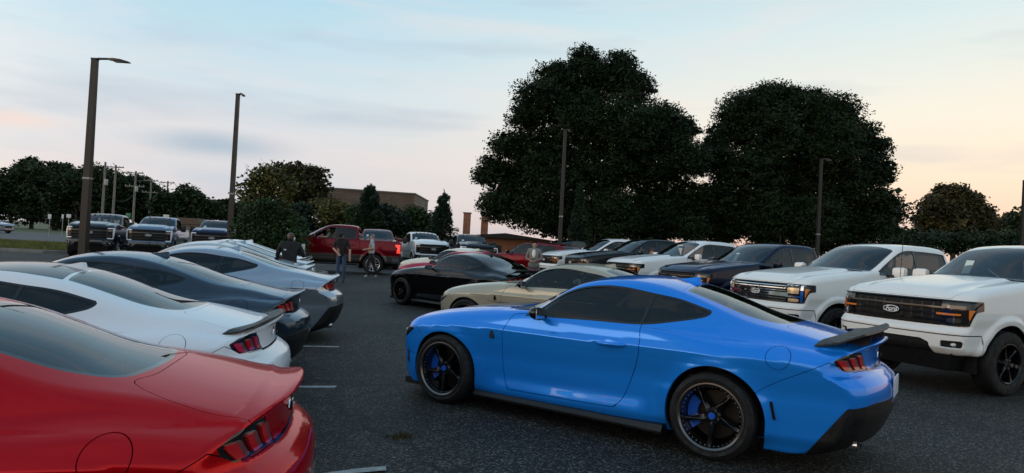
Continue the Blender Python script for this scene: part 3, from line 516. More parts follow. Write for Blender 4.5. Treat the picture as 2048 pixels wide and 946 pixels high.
POLEM = pmat('pole_bronze', (.030, .025, .022), .45, .3, var=.15, vscale=6); WOOD = pmat('pole_wood', (.19, .175, .16), .85, var=.25, vscale=3); WIREM = pmat('wire', (.02, .02, .02), .6); INSUL = pmat('insulator', (.45, .45, .45), .4); SIGNW = pmat('sign_white', (.62, .63, .62), .5); SIGNG = pmat('sign_green', (.015, .16, .07), .4); GALV = pmat('galvanised', (.28, .28, .29), .5, .6)
def light_pole(px_t, py_t, Y, w, arm, label, px_b=None):
    """square column with a slim lamp on a short arm; it leans as the photograph shows"""
    top = at_depth(px_t, py_t, Y); x0 = top.x; b = Vector((x0, Y, gzf(x0, Y))); t = thing('light_pole', label, 'light pole', b); h = top.z - b.z; s = w / 2
    m = MB(); q = []
    for z, k in ((.0, 1.), (h, .72)): q += [(-s * k, -s * k, z), (s * k, -s * k, z), (s * k, s * k, z), (-s * k, s * k, z)]
    m.hexa(q).build('column', POLEM, t, 20); MB().box((0, 0, .02), (w * 1.9, w * 1.9, .05), 0, .01).build('base_plate', GALV, t)
    MB().box((0, 0, h + .03), (w * .8, w * .8, .06)).build('column_cap', POLEM, t); MB().box((0, 0, h * .42), (w * 1.0, w * 1.0, .07)).build('joint_band', GALV, t)
    if arm:
        sg = 1 if arm > 0 else -1; L = abs(arm); m = MB(); m.tube([(0, 0, h - .02), (sg * .10, 0, h + .05), (sg * L * .45, 0, h + .07)], [.05, .045, .04], 8); m.build('arm', POLEM, t, 60)
        V = []
        for u, wy, zt, zb in ((.40, .05, .09, .02), (.55, .12, .09, .01), (.8, .16, .05, -.03), (1., .08, -.01, -.05)): V += [(sg * L * u, -wy, h + zb), (sg * L * u, wy, h + zb), (sg * L * u, wy, h + zt), (sg * L * u, -wy, h + zt)]
        MB().add(V, [(i * 4 + k, i * 4 + (k + 1) % 4, i * 4 + 4 + (k + 1) % 4, i * 4 + 4 + k) for i in range(3) for k in range(4)] + [(0, 1, 2, 3), (12, 13, 14, 15)]).build('lamp_head', POLEM, t, 40)
        MB().box((sg * L * .75, 0, h - .035), (L * .35, .2, .012)).build('lamp_lens', INSUL, t)
    return t
light_pole(190, 120, 26, .26, 1.28, 'tall bronze light pole with a curved lamp in front of the dark grey pickup')
light_pole(476, 190, 31, .20, .30, 'bronze light pole with its lamp seen end on, beside the big bush')
light_pole(1131, 262, 35.6, .20, .25, 'light pole standing in front of the tall oak, beside the small spruce')
light_pole(1643, 320, 41, .20, .55, 'light pole with a thin flat lamp in front of the dome-shaped oak')
light_pole(2049, 362, 45, .20, .5, 'light pole in front of the hedge line, beyond the round tree')
# utility poles along the road
UP = [(211, 324, 430, 0), (232, 330, 432, 1), (272, 342, 440, 2), (303, 358, 440, 2), (336, 362, 436, 1), (367, 376, 440, 2), (402, 390, 445, 2), (430, 398, 445, 1), (451, 408, 450, 1), (459, 411, 450, 1)]
tops = []
UPL = ['bare utility pole with a transformer and no cross-arm, across the road', 'utility pole with one cross-arm beside the bare pole across the road', 'utility pole with two cross-arms and a transformer across the road', 'utility pole with two cross-arms behind the silver-blue pickup, no transformer', 'utility pole with one cross-arm rising beside the wide white sign', 'utility pole with two cross-arms above the tan-roofed building', 'utility pole with two cross-arms above the royal blue pickup'] + ['distant utility pole with one cross-arm beside the light pole at the big bush'] * 3
for i, (px, py, yb, na) in enumerate(UP):
    Y = 9.2 * CAM_F / (439 + .0529 * px - py); p = at_depth(px, py, Y); b = Vector((p.x, Y, gzf(p.x, Y))); h = p.z - b.z
    t = thing('utility_pole', UPL[i], 'utility pole', b, 0, 'utility poles along the road')
    MB().tube([(0, 0, -.1), (0, 0, h * .5), (0, 0, h)], [.21, .18, .14], 10).build('post', WOOD, t, 60)
    for k in range(na):
        zz = h - .35 - k * 2.2; w = 2.6 if k == 0 else 3.2; MB().box((0, -.16, zz), (w, .13, .16)).build('cross_arm', WOOD, t)
        for s in (-1, -.55, .55, 1): MB().tube([(s * w * .47, -.16, zz + .08), (s * w * .47, -.16, zz + .28)], [.05, .03], 6).build('insulator', INSUL, t)
    if i in (0, 2): MB().lathe([(0, .9), (.24, .88), (.24, .06), (.2, 0), (0, 0)], 14, 'z').build('transformer', INSUL, t, 40, (.32, -.1, h - 3.4))
    tops.append((b, h))
for a, b in ((0, 2), (2, 3), (3, 4), (4, 5), (5, 6), (6, 7), (7, 8)):
    for dx, dz, sag in ((-1.2, -.1, .9), (1.2, -.1, 1.0), (0, -3.8, 1.6)):
        (p, hp), (q, hq) = tops[a], tops[b]; A = p + Vector((dx, -.16, hp + dz)); B = q + Vector((dx, -.16, hq + dz)); pts = [A.lerp(B, k / 12) + Vector((0, 0, -sag * 4 * (k / 12) * (1 - k / 12))) for k in range(13)]
        tag(MB().tube(pts, .035, 5).build('overhead_wire', WIREM, None, 60), 'thin black overhead wire strung between the utility poles', 'wire', 'overhead wires between the utility poles')
# one leaning guy pole and a street lamp arm
def post_sign(px, py, yb, Y, w, h, mat, label, cat='road sign'):
    p = at_depth(px, py, Y); b = Vector((p.x, Y, gzf(p.x, Y))); t = thing('road_sign', label, cat, b); MB().tube([(0, 0, -.05), (0, 0, p.z - b.z + h / 2)], .035, 6).build('post', GALV, t, 60); MB().box((0, -.05, p.z - b.z), (w, .015, h), 0, .006).build('plate', mat, t); return t
post_sign(100, 433, 452, 70, .32, .46, SIGNW, 'small upright white sign on a thin post at the edge of the wood'); post_sign(126, 433, 452, 72, .22, .42, SIGNW, 'narrow pale sign on a post beside the small upright white sign'); post_sign(138, 432, 452, 75, .48, .38, SIGNW, 'square white sign beside the narrow pale one')
post_sign(257, 431, 450, 62, .42, .42, SIGNG, 'green street sign behind the dark grey and silver pickups'); ws_ = post_sign(333, 432, 450, 60, .50, .22, SIGNW, 'wide white sign standing up behind the silver pickup')
# long brick wall and the brick house
def brickmat(name, a, b, mortar, sc):
    m = bpy.data.materials.new(name); nt, N, L = nodes_of(m); bs = N['Principled BSDF']; tc = N.new('ShaderNodeTexCoord'); mp = N.new('ShaderNodeMapping'); mp.inputs['Rotation'].default_value = (math.pi / 2, 0, 0); L.new(tc.outputs['Object'], mp.inputs[0])
    br = N.new('ShaderNodeTexBrick'); br.inputs['Scale'].default_value = sc; br.inputs['Color1'].default_value = (*a, 1); br.inputs['Color2'].default_value = (*b, 1); br.inputs['Mortar'].default_value = (*mortar, 1); br.inputs['Mortar Size'].default_value = .012; br.inputs['Brick Width'].default_value = .5; br.inputs['Row Height'].default_value = .17; L.new(mp.outputs[0], br.inputs['Vector'])
    nz = N.new('ShaderNodeTexNoise'); nz.inputs['Scale'].default_value = .9; nz.inputs['Detail'].default_value = 6; L.new(tc.outputs['Object'], nz.inputs['Vector']); mr = N.new('ShaderNodeMapRange'); mr.inputs[1].default_value = .3; mr.inputs[2].default_value = .7; mr.inputs[3].default_value = .75; mr.inputs[4].default_value = 1.25; L.new(nz.outputs['Fac'], mr.inputs[0])
    mx = N.new('ShaderNodeMix'); mx.data_type = 'RGBA'; mx.blend_type = 'MULTIPLY'; mx.inputs['Factor'].default_value = 1; L.new(br.outputs['Color'], mx.inputs['A']); L.new(mr.outputs[0], mx.inputs['B']); L.new(mx.outputs['Result'], bs.inputs['Base Color']); bs.inputs['Roughness'].default_value = .85; MATS[name] = m; return m
BRK1 = brickmat('brown_brick', (.125, .078, .050), (.165, .105, .066), (.20, .17, .14), 1.); BRK2 = brickmat('orange_brick', (.42, .15, .07), (.36, .12, .06), (.30, .25, .2), 1.); ROOFM = pmat('roof_shingle', (.035, .030, .027), .9, var=.3, vscale=2); COPING = pmat('coping', (.16, .13, .10), .7); PANEM = pmat('dark_pane', (.02, .022, .025), .1, 0, .5)
p0, p1 = at_depth(648, 377, 74), at_depth(830, 387.5, 76); bd = thing('brick_building', 'long flat-roofed brown brick building behind the shrubs', 'building', (p0.x, 74, gzf(p0.x, 74))); Lw = p1.x - p0.x; hh = p0.z - bd.location.z
MB().hexa([(0, 0, -.2), (Lw, 2, -.2), (Lw, 14, -.2), (0, 14, -.2), (0, 0, hh), (Lw, 2, hh), (Lw, 14, hh), (0, 14, hh)]).build('wall', BRK1, bd, 0); MB().hexa([(-.08, -.08, hh + .002), (Lw + .08, 1.92, hh + .002), (Lw + .08, 14.08, hh + .002), (-.08, 14.08, hh + .002), (-.08, -.08, hh + .16), (Lw + .08, 1.92, hh + .16), (Lw + .08, 14.08, hh + .16), (-.08, 14.08, hh + .16)]).build('coping', COPING, bd, 0)
hc = at_depth(985, 470, 66); hs = thing('brick_house', 'low orange brick house with brown gabled roof beneath the oak', 'house', (hc.x, 66, gzf(hc.x, 66)))
MB().box((1.2, 4, 1.0), (8.5, 8, 2.4)).build('wall', BRK2, hs); rz_ = 2.2; ro = MB().prism([(-3.6, rz_), (1.2, rz_ + .5), (6.0, rz_)], -.5, 8.5).build('roof', ROOFM, hs, 0)
for dx, py in ((-2.55, 428), (-.85, 425)):
    ct = at_depth(985, py, 66).z - hs.location.z; MB().box((dx, 1.6, (rz_ + ct) / 2 - .1), (.66, .66, ct - rz_ + .2)).build('chimney', BRK2, ro); MB().box((dx, 1.6, ct + .04), (.78, .78, .10)).build('chimney_cap', COPING, ro)
for x in (-1.2, .4, 2.6): w_ = MB().box((x, -.01, 1.15), (1.0, .06, .9)).build('window', COPING, hs); MB().box((x, -.05, 1.15), (.86, .02, .76)).build('pane', PANEM, w_)
MB().box((4.4, -.01, .85), (.95, .06, 2.0)).build('door', ROOFM, hs)
# flat tan roof seen behind the blue pickup
q = at_depth(382, 446, 120); sh = thing('shed', 'small tan-roofed building across the road behind the silver pickup', 'building', (q.x, 120, gzf(q.x, 120))); MB().box((0, 0, 1.2), (5, 4, 2.4)).build('wall', COPING, sh); MB().prism([(-2.9, 2.35), (-2.0, q.z - sh.location.z + .8), (2.0, q.z - sh.location.z + .8), (2.9, 2.35)], -2.4, 2.4).build('roof', pmat('tan_roof', (.12, .085, .06), .9), sh, 0)
# ------------------------------------------------------------------ fastback coupe: the solid (x forward, y left, z up, metres; axles at x = +-1.36)
AX = 1.36
c_hood = CS((2.30, .60), (2.2, .70), (2.08, .775), (1.9, .84), (1.6, .91), (1.3, .955), (.95, .995), (.6, 1.02), (.2, 1.0), (-.4, .985), (-.8, .995), (-1.25, 1.015), (-1.6, 1.035), (-1.85, 1.035), (-2.1, 1.005), (-2.28, .995), (-2.40, 1.010), (-2.52, 1.035))
c_roof = CS((.95, .88), (.70, 1.015), (.45, 1.16), (.18, 1.285), (-.09, 1.36), (-.40, 1.395), (-.70, 1.383), (-1.0, 1.325), (-1.4, 1.20), (-1.75, 1.085), (-2.05, .985), (-2.3, .90))
c_wid = CS((2.3, .90), (1.9, .935), (1.36, .945), (.9, .922), (.3, .905), (-.3, .905), (-.8, .922), (-1.36, .957), (-1.8, .945), (-2.2, .905), (-2.6, .86))
c_crz = CS((2.2, .66), (1.4, .78), (.9, .80), (0, .805), (-.8, .83), (-1.4, .84), (-2.1, .86), (-2.6, .86))     # height of the widest line
c_belt = CS((.9, .76), (.6, .80), (0, .832), (-.6, .83), (-1.0, .80), (-1.4, .735), (-1.8, .655), (-2.2, .59))
c_front = CS((.10, 2.14), (.2, 2.19), (.35, 2.225), (.5, 2.245), (.62, 2.25), (.72, 2.22), (.85, 2.12))
c_rear = PC((.10, -2.20), (.2, -2.36), (.3, -2.46), (.42, -2.515), (.52, -2.545), (.62, -2.552), (.70, -2.537), (.745, -2.485), (.785, -2.42), (.86, -2.405), (.93, -2.41), (.965, -2.435), (1.0, -2.475), (1.05, -2.485))
def coupe_f(P):
    x, y, z = P[:, 0], np.abs(P[:, 1]), P[:, 2]
    # upper face of the lower body: bonnet, shoulders, deck
    k = .012 + .033 * sstep(.35, .8, x) + .083 * sstep(-.7, -1.6, x) + .02 * sstep(1.2, 2.0, x)
    Tb = c_hood(x) - k * (y / .85) ** 2.4
    Tb = Tb + .016 * np.exp(-((y - .63) / .13) ** 2) * sstep(.5, .9, x) * sstep(2.2, 1.7, x) + .010 * np.exp(-(y / .26) ** 4) * sstep(.55, .8, x) * sstep(2.1, 1.5, x)
    Tb = Tb - .02 * np.exp(-((y - .9) / .12) ** 2) * sstep(-2.0, -2.4, x)
    # flanks
    zc = c_crz(x); h = z - zc; w = c_wid(x)
    S = w - np.where(h > 0, .48 * np.minimum(h, .05) + .24 * np.maximum(h - .05, 0) + .6 * np.maximum(h - .09, 0) ** 2, .0)
    lo = np.maximum(-h, 0); S = S - .16 * np.minimum(lo, .09) - .040 * sstep(.05, .30, lo) - .02 * sstep(.30, .62, lo) + .036 * sstep(.40, .60, lo) * sstep(1.0, .7, np.abs(x)) - .05 * sstep(.56, .70, lo)
    for ax, fl in ((AX, .020), (-AX, .030)):
        r = np.hypot(x - ax, z - .33); S = S + fl * np.exp(-((r - .375) / .085) ** 2) * sstep(.15, .3, z)
    # scoop behind the door, rising into the haunch
    S = S - .012 * np.exp(-((x + .72) / .26) ** 2) * np.exp(-((z - .60) / .16) ** 2)
    ry = np.clip(y, 0, 1.2)
    F = c_front(z) - .235 * (ry / .75) ** 2.3
    B = c_rear(z) + .135 * (ry / .75) ** 2.4 + .22 * np.maximum(ry - .70, 0) ** 1.0
    rr = .05 + .07 * sstep(.2, 1.0, x) + .055 * sstep(-.6, -1.3, x) * sstep(-2.45, -2.1, x)
    low = smax(z - Tb, y - S, rr)
    low = smax(low, x - F, .10); low = smax(low, B - x, .035)
    low = smax(low, .14 + .05 * sstep(1.8, 2.2, x) * 0 + .10 * sstep(-1.9, -2.4, x) - z, .04)
    # cabin
    u = np.clip(y / .64, 0, 1.6); xs = x + (.135 * sstep(-.15, .35, x) - .06 * sstep(-.9, -1.5, x)) * u * u
    Tc = c_roof(xs) - .055 * u ** 2.2 * sstep(.8, .3, x) * sstep(-2.1, -1.5, x)
    q = z - .98; Sc = c_belt(x) - .46 * q - .35 * np.maximum(q, 0) ** 2 - 3. * np.maximum(-.025 - q, 0)
    cab = smax((z - Tc) * .88, y - Sc, .055)
    cab = np.maximum(cab, np.maximum(x - .95, -2.2 - x))
    rb = .012 + .14 * sstep(-.75, -1.5, x) + .03 * sstep(.45, .7, x)
    return smin(low, cab, rb)
# ------------------------------------------------------------------ shared vehicle materials
PAINT = paint('paint', (.4, .4, .4)); PAINT2 = paint('paint_roof', (.4, .4, .4)); PAINT3 = paint('paint_hood_stripe', (.4, .4, .4))
GLOSSBLACK = pmat('gloss_black', (.005, .005, .006), .12, 0, .3)
TRIM = pmat('black_plastic', (.0042, .0042, .0046), .5, var=.25, vscale=30)
INNER = pmat('dark_inside', (.006, .006, .0065), .9)
SEATM = pmat('seat_leather', (.06, .058, .055), .55, bump=.15, bscale=40)
RUBBER = pmat('tyre_rubber', (.0045, .0045, .0045), .75, var=.3, vscale=18, bump=.2, bscale=90)
RIMBLACK = pmat('rim_black', (.006, .006, .007), .25, .3, .2)
RIMGREY = pmat('rim_machined', (.16, .155, .15), .3, 1.)
RIMSILVER = pmat('rim_silver', (.55, .55, .56), .25, 1.)
DISCM = pmat('brake_iron', (.03, .028, .026), .45, 1.)
CHROME = pmat('chrome', (.75, .75, .77), .08, 1.)
REDLENS = pmat('red_lens', (.42, .008, .012), .12, 0, .8, emis=(.9, .02, .02), estr=.02)  # lamp is off; a faint glow is put in to brighten the lens
REDLENS_D = pmat('red_lens_dark', (.20, .006, .01), .12, 0, .8)
REDREFL = pmat('red_lens_reflection', (.16, .05, .055), .15, 0, .6)  # greyish reflection on the lamp facets, painted in as lens colour
AMBER = pmat('amber_lens', (.75, .20, .02), .12, 0, .8)
LENSWHITE = pmat('lamp_white', (.75, .76, .78), .15, .2, .8)
LENSDARK = pmat('lamp_dark', (.006, .006, .007), .10, 0, .3)
PLATEM = pmat('plate_white', (.60, .62, .66), .4, var=.15, vscale=40)
WINDOW = glass('window_glass', (.90, 1.0, .95), .72)
TINTED = glass('tinted_glass', (1., .95, .88), .20)
STICKER = pmat('paper_sticker', (.62, .72, .66), .6)
CALIPERBLUE = pmat('caliper_blue', (.01, .10, .55), .25, 0, .8)
WHITEINK = pmat('white_print', (.8, .8, .8), .4)

def wheel_mesh_parts(R, RIM, W, style, mat):
    """wheel facing +y, centred; returns [(name, mesh)] with the outer face at y = W/2"""
    out = []; h = W / 2
    t = MB(); sw = R - RIM
    prof = [(RIM - .004, -h + .012), (RIM + .01, -h + .004), (RIM + sw * .45, -h - .004), (R - .03, -h + .008), (R - .008, -h + .03), (R, -h + .06), (R, h - .06), (R - .008, h - .03), (R - .03, h - .008), (RIM + sw * .45, h + .004), (RIM + .01, h - .004), (RIM - .004, h - .012)]
    t.lathe(prof, 56); out.append(('tyre', t.mesh('tyre', RUBBER, 30)))
    r = MB(); r.lathe([(RIM + .004, h - .010), (RIM + .002, h - .002), (RIM - .008, h - .001), (RIM - .022, h - .012), (RIM - .03, h - .05), (RIM - .05, -h + .04), (RIM - .01, -h + .01)], 56)
    out.append(('rim', r.mesh('rim', mat['lip'], 30)))
    s = MB(); face = h - (.055 if style == 'deep' else .018); n = mat['n']
    for k in range(n):
        a = 2 * math.pi * k / n + mat.get('a0', .3); ca, sa = math.cos(a), math.sin(a)
        def P(rr, w, yy): return (rr * ca - w * sa, yy, rr * sa + w * ca)
        w0, w1 = mat['w']; r0, r1 = .045, RIM - .024; rm = r0 + (r1 - r0) * .55
        if style == 'split':
            for sg in (-1, 1):
                o0, o1 = sg * .012, sg * (math.pi * r1 / n * .46)
                s.hexa([P(r0, o0 - w0, face - .05), P(r1, o1 - w1, face - .035), P(r1, o1 + w1, face - .035), P(r0, o0 + w0, face - .05), P(r0, o0 - w0 * .8, face - .006), P(r1, o1 - w1 * .7, face + .006), P(r1, o1 + w1 * .7, face + .006), P(r0, o0 + w0 * .8, face - .006)])
        else:
            s.hexa([P(r0, -w0, face - .05), P(rm, -(w0 + w1) / 2, face - .05), P(rm, (w0 + w1) / 2, face - .05), P(r0, w0, face - .05), P(r0, -w0 * .8, face - .012), P(rm, -(w0 + w1) * .36, face - .008), P(rm, (w0 + w1) * .36, face - .008), P(r0, w0 * .8, face - .012)])
            s.hexa([P(rm, -(w0 + w1) / 2, face - .05), P(r1, -w1, face - .05), P(r1, w1, face - .05), P(rm, (w0 + w1) / 2, face - .05), P(rm, -(w0 + w1) * .36, face - .008), P(r1, -w1 * .72, face + .003), P(r1, w1 * .72, face + .003), P(rm, (w0 + w1) * .36, face - .008)])
    s.lathe([(.0, face - .004), (.052, face - .006), (.068, face - .02), (.072, face - .06)], 24); out.append(('spokes', s.mesh('spokes', mat['spoke'], 30)))
    lg = MB()
    for k in range(5):
        a = 2 * math.pi * k / 5 + .9; lg.lathe([(.0, .012), (.009, .011), (.011, 0)], 8, c=(.056 * math.cos(a), face - .004, .056 * math.sin(a)))
    out.append(('lug_nuts', lg.mesh('lug_nuts', CHROME, 30)))
    cp = MB(); cp.lathe([(0, face + .004), (.026, face + .003), (.030, face - .008)], 20); out.append(('centre_cap', cp.mesh('centre_cap', mat.get('cap', GLOSSBLACK), 30)))
    if style == 'deep':
        rv = MB()
        for k in range(40):
            a = 2 * math.pi * k / 40; rv.ball(((RIM - .034) * math.cos(a), h - .036, (RIM - .034) * math.sin(a)), .0042, 6, 4)
        out.append(('rivets', rv.mesh('rivets', RIMSILVER, 60)))
    d = MB(); d.lathe([(.06, -.03), (RIM - .075, -.03), (RIM - .075, -.055), (.06, -.055)], 40, closed=True); out.append(('brake_disc', d.mesh('brake_disc', DISCM, 30)))
    c = MB(); q = []
    rc = RIM - .095
    for i in range(9): w = rad(-38) + rad(76) * i / 8; q.append((math.cos(w), math.sin(w)))
    po = [(a * (RIM - .045), b * (RIM - .045)) for a, b in q] + [(a * (rc - .03), b * (rc - .03)) for a, b in q[::-1]]
    c.prism(po, -.085, .005); out.append(('caliper', c.mesh('caliper', mat.get('cal', DISCM), 30)))
    return out
WHEELS = {}
def add_wheel(parent, key, loc, side, caliper_side=0):
    """one wheel part with its sub-parts; side +1 = left of the car"""
    e = bpy.data.objects.new('wheel', None); COL.objects.link(e); e.parent = parent; e.location = loc; e.empty_display_size = .05
    if side < 0: e.rotation_euler = (0, 0, math.pi)
    for n, me in WHEELS[key]:
        o = link(n, me, None, e)
        if n in ('lug_nuts', 'rivets'): o['kind'] = 'stuff'
        if n == 'caliper' and caliper_side * side < 0: o.rotation_euler = (0, math.pi, 0)
    return e
WHEELS['deep'] = wheel_mesh_parts(.345, .266, .27, 'deep', dict(lip=RIMGREY, spoke=RIMBLACK, n=5, w=(.030, .022), a0=rad(-88), cal=CALIPERBLUE, cap=CALIPERBLUE))
WHEELS['black'] = wheel_mesh_parts(.345, .258, .26, 'split', dict(lip=RIMBLACK, spoke=RIMBLACK, n=5, w=(.014, .010), a0=rad(20), cal=DISCM))
WHEELS['silver'] = wheel_mesh_parts(.345, .250, .26, 'split', dict(lip=RIMSILVER, spoke=RIMSILVER, n=5, w=(.016, .012), a0=rad(10)))

# ------------------------------------------------------------------ fastback coupe: cut the shell into its panels
def seat(mb, x, y, z, w=.5, h=.62, tilt=.28):
    mb.box((x + .10, y, z + .10), (.52, w, .18), 0, .05)
    P = []
    for zz, t in ((z + .08, .17), (z + h, .10)):
        xo = x - .16 - (zz - z) * tilt
        P += [(xo - t / 2, y - w / 2, zz), (xo + t / 2, y - w / 2, zz), (xo + t / 2, y + w / 2, zz), (xo - t / 2, y + w / 2, zz)]
    mb.hexa(P); mb.box((x - .19 - (h + .10) * tilt, y, z + h + .10), (.10, .26, .18), 0, .035); return mb
def steering(mb, x, y, z):
    ring = [(x + .10 * math.sin(a) * 1.0, y + .18 * math.cos(a), z + .165 * math.sin(a)) for a in np.linspace(0, 2 * math.pi, 25)]
    mb.tube(ring, .014, 6, False); mb.tube([(x, y - .17, z), (x, y + .17, z)], .016, 6); mb.tube([(x, y, z), (x + .3, y, z - .12)], .03, 8); return mb
DLO = [(.47, .957), (.294, .963), (-.214, .981), (-.69, .994), (-.991, 1.046), (-1.189, 1.094), (-1.250, 1.132), (-1.246, 1.158), (-.987, 1.229), (-.734, 1.263), (-.486, 1.293), (-.261, 1.296), (-.039, 1.262), (.157, 1.18), (.353, 1.04)]
def build_coupe():
    P, N, T = shell_grid(coupe_f, -1.75, 1.45, .62, na=150, dx=.0165, nend=95, xs_ref=-.3)
    body = Shell(P, N, T)
    root = thing('sports_coupe', 'prototype', 'car')
    # wheel openings
    for ax, zc, r in ((AX, .343, .374), (-AX - .01, .345, .402)):
        _, body = body.split(lambda Q: np.maximum(np.hypot(Q[:, 0] - ax, np.minimum(Q[:, 2] - zc, 0) * .72 + np.maximum(Q[:, 2] - zc, 0)) - r, .45 - Q[:, 1]))
    # inner tub, so that no gap shows daylight
    P2, N2, T2 = shell_grid(coupe_f, -1.75, 1.45, .62, na=46, dx=.06, nend=26, xs_ref=-.3)
    tub = Shell(P2, N2, T2).offset(-.022); tub, _ = tub.split(lambda Q: Q[:, 2] - (.955 + .05 * sstep(-.6, -1.2, Q[:, 0])))
    for ax in (AX, -AX - .01): _, tub = tub.split(lambda Q: np.maximum(np.hypot(Q[:, 0] - ax, Q[:, 2] - .34) - .40, .45 - Q[:, 1]))
    tub.both('cabin_tub', INNER, root, 0)
    # side windows
    dlo = poly_field(smooth_poly(DLO, 6, (0, 7)), X_, Z_); side = lambda Q: .35 - Q[:, 1]
    gl, body = body.split(lambda Q: np.maximum(dlo(Q), side(Q)))
    trim, gl = gl.split(lambda Q: -(dlo(Q) + .017))
    div = lambda Q: Q[:, 0] - (-.69 - (Q[:, 2] - .994) * .21)
    dw, rest = gl.split(lambda Q: .012 - div(Q)); qw, pil = rest.split(lambda Q: div(Q) + .016)
    dw.offset(-.006).sides('side_window', TINTED, root, .004); qw.offset(-.004).sides('quarter_window', TINTED, root, .004)
    Pt = [trim, pil]; m = Shell(np.concatenate([a.P for a in Pt]), np.concatenate([a.N for a in Pt]), np.concatenate([Pt[0].T, Pt[1].T + len(Pt[0].P)])); m.sides('window_trim', GLOSSBLACK, root, .01)
    # windscreen and back window
    ws = poly_field(smooth_poly([(.665, 0), (.63, .3), (.545, .60), (.47, .70), (.31, .675), (.12, .61), (-.05, .555), (-.10, .45), (-.135, .0), (-.10, -.4), (.2, -.5), (.6, -.4)], 5, (3, 7)), X_, Y_)
    w, body = body.split(lambda Q: np.maximum(ws(Q), c_hood(Q[:, 0]) - .03 - Q[:, 2])); edge, w = w.split(lambda Q: -(ws(Q) + .02))
    w.both('windscreen', WINDOW, root, .004); edge.both('windscreen_seal', GLOSSBLACK, root, .004)
    rw = poly_field(smooth_poly([(-.95, 0), (-.957, .3), (-.985, .515), (-1.3, .495), (-1.58, .475), (-1.735, .43), (-1.80, .30), (-1.83, 0), (-1.78, -.3), (-1.2, -.4)], 5, (2,)), X_, Y_)
    w, body = body.split(lambda Q: np.maximum(rw(Q), 1.04 - Q[:, 2])); edge, w = w.split(lambda Q: -(rw(Q) + .026))
    w.both('rear_window', WINDOW, root, .004); edge.both('rear_window_seal', GLOSSBLACK, root, .004)
    # roof panel
    rf = poly_field([(-.16, 0), (-.13, .42), (-.09, .535), (-.4, .57), (-.8, .565), (-.955, .535), (-.925, .3), (-.92, 0), (-.92, -.3), (-.16, -.3)], X_, Y_)
    r, body = body.panel(lambda Q: np.maximum(rf(Q), 1.2 - Q[:, 2]), .0012); r.both('roof_panel', PAINT2, root, .006)
    # tail lamps
    tl = poly_field([(.815, .880), (.79, .84), (.735, .803), (.372, .797), (.44, .875), (.51, .94), (.62, .940), (.73, .918)], Y_, Z_)
    lamp, body = body.split(lambda Q: np.maximum(tl(Q), Q[:, 0] + 2.15)); lamps = lamp.offset(-.004).sides('tail_lamp', LENSDARK, root, .012)
    for k in range(3):
        bar = poly_field([(.412 + .118 * k, .815), (.492 + .118 * k, .815), (.492 + .118 * k + .055, .905 - .012 * k), (.412 + .118 * k + .055, .905 - .012 * k)], Y_, Z_, .004)
        b, _ = lamp.split(bar); mid = lambda Q: Q[:, 1] - (.452 + .118 * k + (Q[:, 2] - .815) * .61)
        inn, out_ = b.split(mid)
        for q, mt, h in ((out_, REDLENS, .009), (inn, REDREFL, .004)):
            for o in q.offset(h).sides('lamp_bar', mt, root, .014): o.parent = lamps[0 if o.data.vertices[0].co.y > 0 else 1]
    tt, body = body.split(lambda Q: np.maximum(np.maximum(Q[:, 1] - .40, Q[:, 0] + 2.3), np.abs(Q[:, 2] - .789) - .0065)); tt.offset(.001).both('tail_trim', GLOSSBLACK, root, .01)
    # bonnet
    hd = poly_field(smooth_poly([(.735, 0), (.74, .35), (.80, .70), (.90, .735), (1.5, .715), (1.90, .655), (2.06, .50), (2.13, .25), (2.15, 0), (2.0, -.4), (1.0, -.4)], 5, (2,)), X_, Y_)
    h, body = body.panel(lambda Q: np.maximum(hd(Q), .66 - Q[:, 2]), .003)
    st = poly_field(smooth_poly([(.78, .10), (.80, .30), (1.2, .30), (1.62, .25), (1.66, .12), (1.66, -.2), (.78, -.2)], 3), X_, Y_)
    v, h = h.split(st); h.both('bonnet', PAINT, root); v.offset(.002).both('bonnet_stripe', PAINT3, root, .003)
    # cowl between bonnet and windscreen
    cw, body = body.split(lambda Q: np.maximum(np.maximum(.50 - Q[:, 0], Q[:, 0] - .745), np.maximum(Q[:, 1] - .70, .97 - Q[:, 2]))); cw.offset(-.008).both('cowl', TRIM, root, .01)
    # boot lid with the panel between the lamps
    bl = poly_field(smooth_poly([(-1.86, 0), (-1.85, .28), (-1.80, .44), (-1.86, .525), (-2.0, .60), (-2.2, .635), (-2.45, .635), (-2.75, .62), (-2.75, -.3), (-1.86, -.3)], 4, (3, 7)), X_, Y_)
    b, body = body.panel(lambda Q: np.maximum(bl(Q), .795 - Q[:, 2]), .002); b.both('boot_lid', PAINT, root)
    # doors
    dr = poly_field(smooth_poly([(.585, .960), (.655, .834), (.675, .709), (.679, .516), (.650, .343), (.600, .262), (.54, .250), (-.42, .262), (-.494, .28), (-.54, .31), (-.592, .392), (-.65, .55), (-.722, .80), (-.695, 1.02), (-.2, 1.02), (.3, 1.0)], 5, (0, 13)), X_, Z_)
    d, body = body.panel(lambda Q: np.maximum(dr(Q), side(Q)), .0030); doors = d.sides('door', PAINT, root)
    # lower rear valance, sill skirts, front intakes
    vl = lambda Q: np.maximum(Q[:, 2] - (.585 - .03 * sstep(.55, .85, Q[:, 1]) - .05 * sstep(.24, .18, Q[:, 1])), Q[:, 0] + 2.07 + .72 * (Q[:, 2] - .2))
    v, body = body.split(vl); v.offset(.010).both('diffuser', TRIM, root, .025)
    gr = poly_field(smooth_poly([(0, .60), (.45, .60), (.60, .565), (.58, .44), (.45, .40), (0, .40), (-.3, .4), (-.3, .6)], 3), Y_, Z_)
    g, body = body.split(lambda Q: np.maximum(gr(Q), 1.9 - Q[:, 0])); g.offset(-.03).both('grille', TRIM, root, 0)
    gr2 = poly_field([(0, .34), (.62, .34), (.78, .42), (.80, .20), (.55, .17), (0, .17), (-.3, .17), (-.3, .34)], Y_, Z_)
